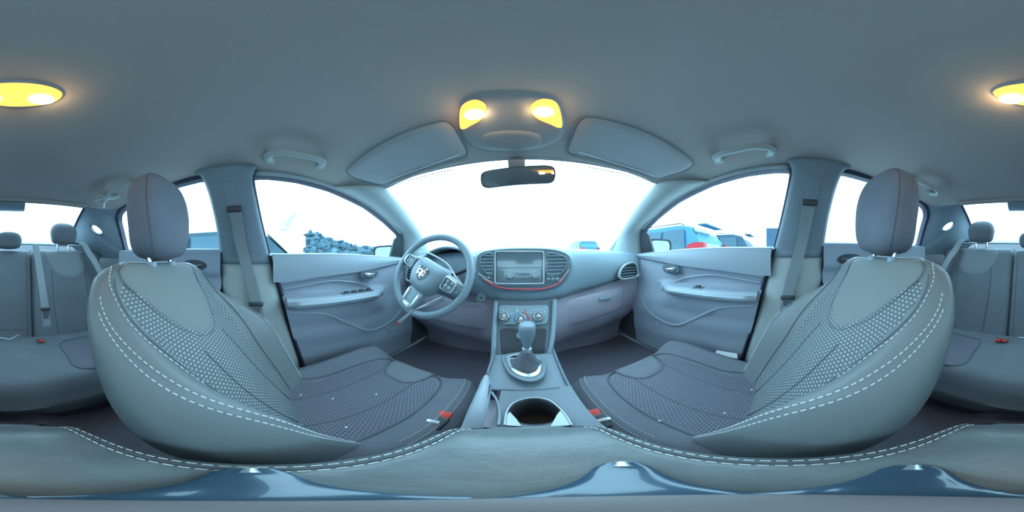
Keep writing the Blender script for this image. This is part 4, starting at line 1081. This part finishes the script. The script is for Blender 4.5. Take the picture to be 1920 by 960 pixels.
# ------------------------------------------------------------------ overhead: lamps, mirror, visors, grab handles
def CEIL(x, y, h=0): return V((x, y, ceilz(x, y) - h))
def cpx(px, py):
    d = D(px, py); t = .4 / d.z
    for _ in range(12):
        p = d * t; t = ceilz(p.x, p.y) / d.z
    return d * t
oc = thing('overhead_console', 'overhead console with two lit yellow map lights above the mirror', 'lamp', tuple(cpx(955, 225)))
oo = [cpx(px, py) for px, py in ((858, 205), (866, 185), (895, 174), (955, 170), (1020, 174), (1046, 184), (1058, 205), (1062, 235), (1050, 262), (1012, 278), (960, 283), (905, 280), (872, 262), (858, 235))]
oo2 = [tuple(p)[:2] for p in cr([(p.x, p.y) for p in oo], 56, closed=True)]
mk('console_body', pad(oo2, CEIL, .012, -.002, 10, 12), 'lamp_body', oc)
mk('console_step', pad([tuple(p)[:2] for p in cr([(lambda q: (q.x, q.y))(cpx(px, py)) for px, py in ((905, 245), (960, 238), (1012, 245), (1020, 262), (1000, 274), (960, 277), (915, 274), (898, 262))], 36, closed=True)], CEIL, .019, .006, 6, 8), 'lamp_body', oc)
def lens(lp, parent, h, nm='lens'):
    l2 = [tuple(p)[:2] for p in cr([(lambda q: (q.x, q.y))(cpx(px, py)) for px, py in lp], 36, closed=True)]
    return mk(nm, pad(l2, CEIL, h, .004, 6, 6), 'lens', parent, label='glowing yellow lamp lens'), l2
for lp, b in ((((864, 240), (862, 208), (872, 190), (892, 182), (912, 187), (915, 203), (905, 220), (885, 232)), (889, 207)), (((990, 192), (1008, 181), (1034, 184), (1049, 200), (1054, 237), (1030, 230), (1006, 220), (992, 207)), (1019, 202))):
    l_, _ = lens(lp, oc, .020)
    c = cpx(*b)
    mk('bulb', lathe([(.001, 0), (.014, -.003), (.018, -.010), (.014, -.016)], CEIL(c.x, c.y, .016) + V((0, 0, .004)), (0, 0, 1), 20, sx=1.15), 'bulb', l_, label='bright bulb')
dl = thing('dome_lamp', 'oval rear dome lamp glowing yellow on the headliner', 'lamp', tuple(cpx(1950, 176)))
dlp = ((1862, 172), (1880, 161), (1920, 154), (1960, 153), (2000, 157), (2028, 166), (2037, 177), (2022, 190), (1985, 197), (1940, 198), (1900, 193), (1875, 184))
d2 = [tuple(p)[:2] for p in cr([(lambda q: (q.x, q.y))(cpx(px, py)) for px, py in dlp], 40, closed=True)]
dcx = sum(p[0] for p in d2) / 40; dcy = sum(p[1] for p in d2) / 40
mk('lamp_rim', pad([(dcx + (a - dcx) * 1.10, dcy + (b - dcy) * 1.18) for a, b in d2], CEIL, .007, -.002, 6, 12), 'lamp_body', dl)
dlens = mk('lens', pad(d2, CEIL, .020, .004, 7, 5), 'lens', dl, label='glowing yellow lamp lens')
for px, py in ((1898, 178), (1998, 179)):
    c = cpx(px, py)
    mk('bulb', lathe([(.001, 0), (.013, -.003), (.017, -.010), (.013, -.016)], CEIL(c.x, c.y, .016) + V((0, 0, .004)), (0, 0, 1), 20, sx=1.3), 'bulb', dlens, label='bright bulb')

# rear-view mirror
mc = P(969, 331, y=.50)
rv = thing('rear_view_mirror', 'black rear-view mirror hanging from the windshield on a short stem', 'mirror', (mc.x, mc.y, mc.z))
mo = rounded([(-.112, -.030), (.112, -.030), (.120, .005), (.112, .036), (-.112, .036), (-.120, .005)], .028, 6)
MT = Matrix.Rotation(radians(-8), 3, 'Z') @ Matrix.Rotation(radians(10), 3, 'X')
mk('housing', pad(mo, lambda a, b, h: mc + MT @ V((a, .012 + h, b)), .028, -.012, 8, 3), 'black', rv)
mk('mirror_glass', plate([mc + MT @ V((a * .97, -.0015, b * .95)) for a, b in mo], MT @ V((0, .003, 0))), 'mirror', rv)
mk('housing_rim', ringframe([mc + MT @ V((a * .96, -.003, b * .93)) for a, b in mo], [mc + MT @ V((a, -.002, b)) for a, b in mo], MT @ V((0, .008, 0))), 'black', rv)
mk('stem', tube(cr([mc + V((0, .03, .01)), mc + V((.0, .045, .035)), wsp(mc.x / .53, .06) + V((0, -.008, -.008))], 10), [.012, .011, .010, .010, .011, .012, .014, .016, .018, .02], 12), 'lamp_body', rv)
mk('sensor_box', rbox(wsp(mc.x / .53, .05) + V((0, -.016, -.012)), (.055, .05, .026), .008, Matrix.Rotation(radians(-32), 4, 'X')), 'lamp_body', rv)

# sun visors
for s in (-1, 1):
    vz = thing('sun_visor', "cloth sun visor folded up above the %s side of the windshield" % SIDE[s], 'sun visor', (.31, .38, .34), group='sun visors', s=s)
    vl = rounded([(.128, .318), (.30, .300), (.505, .275), (.525, .33), (.505, .452), (.30, .474), (.135, .474)], .03, 5)
    if s < 0: vl = [(a + .014, b) for a, b in vl]
    mk('visor_panel', pad(vl, CEIL, .016, -.001, 9, 14), 'visor', vz, s=s)
    mk('visor_hem', tube([CEIL(a, b, .003) for a, b in vl], .0018, 6, closed=True), 'pillar_dark', vz, s=s)
    mk('mirror_cover_line', tube(cr([CEIL(.17, .445, .017), CEIL(.30, .455, .017), CEIL(.46, .435, .017)], 14), .0018, 5), 'print', vz, s=s)
    mk('pivot_rod', tube([CEIL(.15, .478, .012), CEIL(.48, .462, .012)], .005, 8), 'lamp_body', vz, s=s)

# grab handles
def handle_on(pxs, s, label, x=.5):
    pts = [P(px, py, x=s * x) for px, py in pxs]
    return pts
GRIP = [cpx(px, py) for px, py in ((1347, 296), (1343, 284), (1352, 274), (1380, 266), (1412, 260), (1436, 262), (1448, 271), (1444, 284))]
def grab(label, dy, s):
    ga = thing('grab_handle', label, 'grab handle', (.47, GRIP[3].y + dy, .33), group='roof grab handles', s=s)
    hs_ = (.006, .026, .034, .036, .036, .034, .026, .006)
    pth = cr([CEIL(p.x, p.y + dy, h) for p, h in zip(GRIP, hs_)], 28)
    mk('grip', tube(pth, [.0140] * 5 + [.0115] * 18 + [.0140] * 5, 10), 'pillar', ga, s=s)
    for i in (0, -1):
        mk('mount', rbox(CEIL(GRIP[i].x + .004, GRIP[i].y + dy, .006), (.030, .034, .018), .006, Matrix.Rotation(.4, 4, 'Y')), 'pillar', ga, s=s)
    return ga
grab("grey roof grab handle above the front window on the passenger's side", 0, 1)
grab("grey roof grab handle above the front window on the driver's side", -.012, -1)
grab("grey roof grab handle above the rear window on the passenger's side", -.72, 1)
grab("grey roof grab handle with ribbon tied on it, driver's side rear", -.72, -1)
# ribbon tied to the driver's side rear handle
rbx = V((-.47, -.70, ceilz(.47, -.70) - .040))
rib = thing('tied_ribbon', 'pale ribbon knotted in a loose bow around the rear grab handle', 'ribbon', tuple(rbx))
mk('knot', lathe([(.001, -.012), (.010, -.008), (.012, 0), (.010, .008), (.001, .012)], rbx, (0, 1, 0), 12), 'ribbon', rib)
for a, b, c_ in ((.00, .05, .02), (.02, .045, -.02), (.015, -.05, .012), (.03, -.045, -.018)):
    mk('bow_loop', ribbon(cr([rbx, rbx + V((.01 + a, b * .5, c_ + .008)), rbx + V((.015 + a, b, c_)), rbx + V((.01, b * .5, c_ - .012)), rbx], 18), .005, (1, 0, .3)), 'ribbon', rib)
mk('tail', ribbon(cr([rbx, rbx + V((.02, .01, -.03)), rbx + V((.02, .0, -.06))], 10), .005, (1, 0, 0)), 'ribbon', rib)

# added white strip standing in for the bright gap beside the passenger seat
pp_ = P(1362, 668, x=.665)
pa = mk('bright_gap_strip', plate([pp_ + V((a, b, c_)) for a, b, c_ in ((0, -.05, -.006), (.03, -.04, .004), (.03, .055, .006), (.0, .06, -.004))], (0, 0, .002)), 'white')
tag(pa, "white paper scrap in the gap between passenger's seat and door", 'strip')
# wire on the rear bench
wr = P(25, 634, z=-.45)
wo = mk('thin_wire', tube(cr([P(px, py, z=-.452) for px, py in ((-10, 632), (8, 634), (18, 636), (26, 632), (36, 627))], 14), .0022, 6), 'print')
tag(wo, 'thin pale bent wire lying on the rear bench cushion', 'wire')
# crumbs on the seats
for s, uvl in ((-1, ((.35, .22), (.12, .36), (-.42, .30), (.45, .14), (-.1, .55))), (1, ((-.62, .42), (.35, .18), (-.2, .25), (-.5, .2)))):
    for u, v in uvl:
        c = Cu(u, v, .006); c = V((c.x * s, c.y, c.z))
        o = mk('crumb', lathe([(.0006, -.002), (.0022, -.0012), (.0026, .0), (.0014, .0015), (.0004, .002)], c, (.3, .2, 1), 7, sx=1.5), 'white')
        tag(o, "tiny pale crumb on the %s seat cushion" % SIDE[s], 'crumb', 'crumbs on the %s seat cushion' % SIDE[s])

# ------------------------------------------------------------------ outside
gr = mk('ground', grid(lambda x, y: V((x, y, -H)), rng(-90, 90, 13), rng(-90, 90, 13)), 'asphalt', smooth=0)
tag(gr, 'pale concrete lot outside the car', 'ground', kind='structure')
# exterior mirrors
M['mirror_shell'] = mat('mirror_housing', (.012, .022, .03), .6, spec=.2)
M['door_mirror'] = mat('door_mirror_glass', (.16, .20, .20), .03, metal=1)
for s in (-1, 1):
    c = P(1237, 464, x=.86) if s > 0 else P(722, 476, x=-.86)
    c = V((.86, c.y, c.z))
    em_ = thing('door_mirror', "outside door mirror on the %s side" % SIDE[s], 'mirror', tuple(c - V((0, 0, .06))), group='outside door mirrors', s=s)
    mo = rounded([(-.085, -.058), (.090, -.050), (.100, .02), (.085, .060), (-.075, .062), (-.095, .01)], .035, 6)
    TT = Matrix.Rotation(radians(-22), 3, 'Z')
    mk('housing', pad(mo, lambda a, b, h: c + TT @ V((a, h + .01, b)), .08, -.01, 8, 3), 'mirror_shell', em_, s=s)
    mk('mirror_glass', plate([c + TT @ V((a * .82, -.004, b * .78)) for a, b in mo], TT @ V((0, .004, 0))), 'door_mirror', em_, s=s)
    mk('housing_rim', ringframe([c + TT @ V((a * .82, -.010, b * .78)) for a, b in mo], [c + TT @ V((a, -.004, b)) for a, b in mo], TT @ V((0, .02, 0))), 'mirror_shell', em_, s=s, bevel=.004)
    mk('arm', tube([c + TT @ V((-.07, .03, -.03)), V((.76, c.y + .04, -.01))], .025, 8), 'black', em_, s=s)

M['suv_blue'] = mat('suv_paint', (.035, .13, .21), .5, spec=.25)
M['suv_dark'] = mat('dark_suv_paint', (.02, .05, .08), .5, spec=.25)
M['car_dark'] = mat('dark_car_paint', (.015, .045, .06), .5, spec=.3)
M['car_glass'] = mat('dark_car_glass', (.02, .06, .085), .15, spec=.35)
M['tail_red'] = mat('tail_lamp_red', (.30, .008, .014), .4, spec=.25)
M['tyre'] = mat('tyre_rubber', (.03, .03, .03), .8)
M['wall_white'] = mat('white_cladding', (.75, .76, .76), .8)
M['rock'] = mat('rubble_stone', (.05, .09, .11), .95, var=.5, vscale=3, spec=.2)
def vehicle(name, label, paint, x0, yr, L_, Wd, Ht, roof_l=.72, rack=True, hatch=.16, g=None, x_dir=1, nose=.22):
    """car parked parallel to ours: x0 near side, yr rear end, heading +y"""
    xc = x0 + x_dir * Wd / 2
    t = thing(name, label, 'car', (xc, yr + L_ / 2, -H), group=g)
    zb = -H
    hw = Wd / 2
    belt = Ht * .60
    low = [(0, .52), (.02, .58), (.10, .60), (.5, .60), (1 - nose - .03, .60), (1 - nose * .9, .59), (.96, .52), (1.0, .40)]
    rings = []
    for k in (0, .015, .05, .12, .3, .5, .7, .78, .86, .93, .97, 1.0):
        top = lin(low, k) * Ht; e = 1 - .12 * sm(.06, 0, k) - .16 * sm(.86, 1, k)
        y = yr + L_ * k
        w = hw * e
        rings.append([V((xc + a * w, y, zb + z)) for a, z in ((-.92, .22), (-1, .38), (-1.0, top * .75), (-.95, top * .98), (-.6, top * 1.02), (.6, top * 1.02), (.95, top * .98), (1.0, top * .75), (1, .38), (.92, .22))])
    mk('body', loft(rings), paint, t, smooth=50)
    # greenhouse
    ks = [(.01, belt * .98), (.03, belt + (Ht - belt) * .45), (hatch * .5 + .01, Ht * .965), (hatch, Ht), (.45, Ht), (roof_l - .06, Ht * .985), (roof_l, Ht * .96), (roof_l + .07, belt + (Ht - belt) * .45), (roof_l + .14, belt * .98)]
    rings = []
    for k, z in ks:
        tt = (z - belt) / (Ht - belt); w = hw * (.93 - .17 * max(0, tt)); y = yr + L_ * k
        rings.append([V((xc - hw * .93, y, zb + belt * .9)), V((xc - (hw * .93 * .3 + w * .7), y, zb + belt * .95 + (z - belt * .95) * .6)), V((xc - w, y, zb + z - .03)), V((xc - w * .8, y, zb + z)), V((xc + w * .8, y, zb + z)), V((xc + w, y, zb + z - .03)), V((xc + (hw * .93 * .3 + w * .7), y, zb + belt * .95 + (z - belt * .95) * .6)), V((xc + hw * .93, y, zb + belt * .9))])
    mk('cabin', loft(rings), paint, t, smooth=35)
    # side glass on both sides, rear and front glass
    for sg in (-1, 1):
        for a, b in ((hatch * .55, .25), (.265, .46), (.475, roof_l + .02)):
            lp = []
            for k, f_ in ((a + .01, .06), (b, .06), (b - (.05 if b > .6 else .0), .80), (a + (.03 if a < .2 else 0), .80)):
                z = belt + (Ht - belt) * f_; w = hw * (.935 - .15 * f_) + .008
                lp.append(V((xc + sg * w, yr + L_ * k, zb + z)))
            mk('side_window', plate(lp, (sg * .012, 0, 0)), 'car_glass', t, bevel=.004)
        w_ = .33 * (Ht / 1.7)
        for k in (.18, .80):
            wl = mk('wheel', lathe([(.05, -.0), (w_ * .65, 0), (w_, .02), (w_, .20), (w_ * .65, .22), (.05, .22)], (xc + sg * (hw - .21), yr + L_ * k, zb + w_), (sg, 0, 0), 24), 'tyre', t)
            mk('hub_cap', lathe([(.02, .22), (w_ * .6, .225), (w_ * .62, .215)], (xc + sg * (hw - .21), yr + L_ * k, zb + w_), (sg, 0, 0), 16), 'silver', wl)
        tl = [(-.02, .60), (.03, .585), (.085, .60), (.105, .65), (.09, .70), (.04, .725), (-.02, .72)]
        mk('tail_lamp', plate([V((xc + sg * (hw * (1.02 if k > .0 else .95)), yr + L_ * max(k, 0) * .8 - (.03 if k <= 0 else 0), zb + Ht * z)) for k, z in tl], (-sg * .16, 0, 0)), 'tail_red', t, bevel=.01)
        if rack: mk('roof_rail', tube(cr([(xc + sg * hw * .62, yr + L_ * .14, zb + Ht - .005), (xc + sg * hw * .62, yr + L_ * .18, zb + Ht + .045), (xc + sg * hw * .62, yr + L_ * .55, zb + Ht + .045), (xc + sg * hw * .62, yr + L_ * .62, zb + Ht - .01)], 14), .018, 6), 'black', t)
    def cross(k0, z0, k1, z1, f0, f1, nm, off):
        w0, w1 = hw * (.90 - .16 * (z0 - belt) / (Ht - belt)), hw * (.86 - .16 * (z1 - belt) / (Ht - belt))
        return mk(nm, plate([V((xc - w0, yr + L_ * k0 + off, zb + z0)), V((xc + w0, yr + L_ * k0 + off, zb + z0)), V((xc + w1, yr + L_ * k1 + off, zb + z1)), V((xc - w1, yr + L_ * k1 + off, zb + z1))], (0, .012, .012)), 'car_glass', t, bevel=.004)
    cross(.012, belt + (Ht - belt) * .12, hatch * .5, Ht * .945, 0, 0, 'rear_window', -.02)
    cross(roof_l + .13, belt + .02, roof_l + .01, Ht * .945, 0, 0, 'windshield', .03)
    if rack: mk('rear_spoiler', rbox((xc, yr + L_ * .035, zb + Ht * .985), (Wd * .62, .24, .035), .012), paint, t)
    return t
vehicle('parked_suv', 'blue wagon with round red tail lamp parked next to the passenger door', 'suv_blue', 3.1, 1.57, 4.6, 1.78, 1.74)
vehicle('parked_suv', 'dark blue wagon parked beyond the blue one', 'suv_dark', 5.5, .95, 4.6, 1.80, 1.72)
vehicle('parked_car', 'dark sedan parked alongside the driver door', 'car_dark', -3.0, -2.75, 4.5, 1.78, 1.62, roof_l=.60, rack=False, hatch=.22, x_dir=-1)
# white building with a dark gate
bd = thing('white_building', 'tall white flat-roofed building with a dark doorway far behind the wagons', 'building', (31, -2.5, -H))
bw = plate([V((26, 2.35, -H)), V((26, -9, -H)), V((36, -9, -H)), V((36, 2.35, -H))], (0, 0, 8.6))
mk('building_wall', bw, 'wall_white', bd, smooth=0)
dd = P(1437, 428, x=25.95); de = P(1454, 466, x=25.95)
mk('doorway', plate([V((25.9, dd.y, dd.z)), V((25.9, de.y - 2.2, dd.z)), V((25.9, de.y - 2.2, -H)), V((25.9, dd.y, -H))], (.2, 0, 0)), 'suv_dark', bd, smooth=0)
mk('roof_edge', plate([V((25.8, 2.5, 7.45)), V((25.8, -9.1, 7.45)), V((36.2, -9.1, 7.45)), V((36.2, 2.5, 7.45))], (0, 0, .25)), 'wall_white', bd, smooth=0)
# heap of rubble on the driver's side
hp = thing('rubble_heap', 'dark heap of rubble beyond the driver window', 'rubble heap', (-8.5, 4.5, -H))
prof = [P(px, py, r=9.0) for px, py in ((576, 470), (579, 434), (600, 440), (630, 448), (660, 459), (700, 462), (745, 464), (790, 470))]
def heap(i, t):
    p = prof[int(i)]; n = V((p.x, p.y, 0)).normalized()
    q = V((p.x, p.y, 0)) - n * (2.2 * (1 - t) - 0.) * (1 if t < 1 else 1)
    return V((q.x, q.y, -H + (p.z + H) * sm(0, 1, t) if False else -H + (p.z + H) * t))
prof = cr(prof, 40)
vv = []
rnd = random.Random(3)
rows = []
for t in (0, .2, .4, .6, .8, 1.0):
    rows.append([heap(i, t) + V((rnd.uniform(-.08, .08), rnd.uniform(-.08, .08), rnd.uniform(-.07, .07))) for i in range(40)])
for t in (.7, .0):
    rows.append([V((prof[i].x, prof[i].y, 0)) + V((prof[i].x, prof[i].y, 0)).normalized() * 2.5 * (1 - t * .8) + V((0, 0, -H + (prof[i].z + H) * t)) for i in range(40)])
gk = 40
mk('heap_core', ([p for r in rows for p in r], [(j * gk + i, j * gk + i + 1, (j + 1) * gk + i + 1, (j + 1) * gk + i) for j in range(len(rows) - 1) for i in range(gk - 1)], None), 'rock', hp, smooth=0)
rk = []
for _ in range(420):
    i = rnd.randrange(40); t = rnd.uniform(.35, 1.0)
    c = heap(i, t) + V((rnd.uniform(-.1, .1), rnd.uniform(-.1, .1), 0)); r = rnd.uniform(.05, .16)
    v_, f_, _u = rbox(c, (r * 2, r * rnd.uniform(1.2, 2), r * rnd.uniform(.8, 1.5)), r * .3, Matrix.Rotation(rnd.uniform(0, 3), 4, 'Z') @ Matrix.Rotation(rnd.uniform(0, 3), 4, 'X'), 1)
    rk.append((v_, f_, None))
mk('rubble', join(*rk), 'rock', hp, smooth=0, kind='stuff')
# pale leaning board with an orange patch
b0 = [P(px, py, r=11.5) for px, py in ((523, 431), (537, 434), (556, 402), (550, 398))]
M['board'] = mat('pale_green_board', (.30, .42, .42), .7)
M['orange'] = mat('orange_patch', (.55, .30, .16), .7)
lb = thing('leaning_board', 'slim pale board leaning on a post with an orange patch, beyond the dark sedan', 'board', (b0[0].x, b0[0].y, -H))
mk('board_panel', plate(b0, (-.06, .0, 0)), 'board', lb)
mk('orange_patch', plate([P(px, py, r=11.45) for px, py in ((527, 428), (536, 431), (538, 424), (531, 423))], (.03, 0, 0)), 'orange', lb)
mk('post', tube([V((b0[0].x - .05, b0[0].y, -H)), (b0[0] + b0[2]) / 2 + V((-.08, 0, 0))], .05, 8), 'silver', lb)
# distant vehicle ahead, seen low through the windshield
vehicle('distant_van', 'small blue van parked far ahead beyond the windshield', 'suv_blue', 4.9, 13, 4.8, 1.9, 2.3, rack=False)
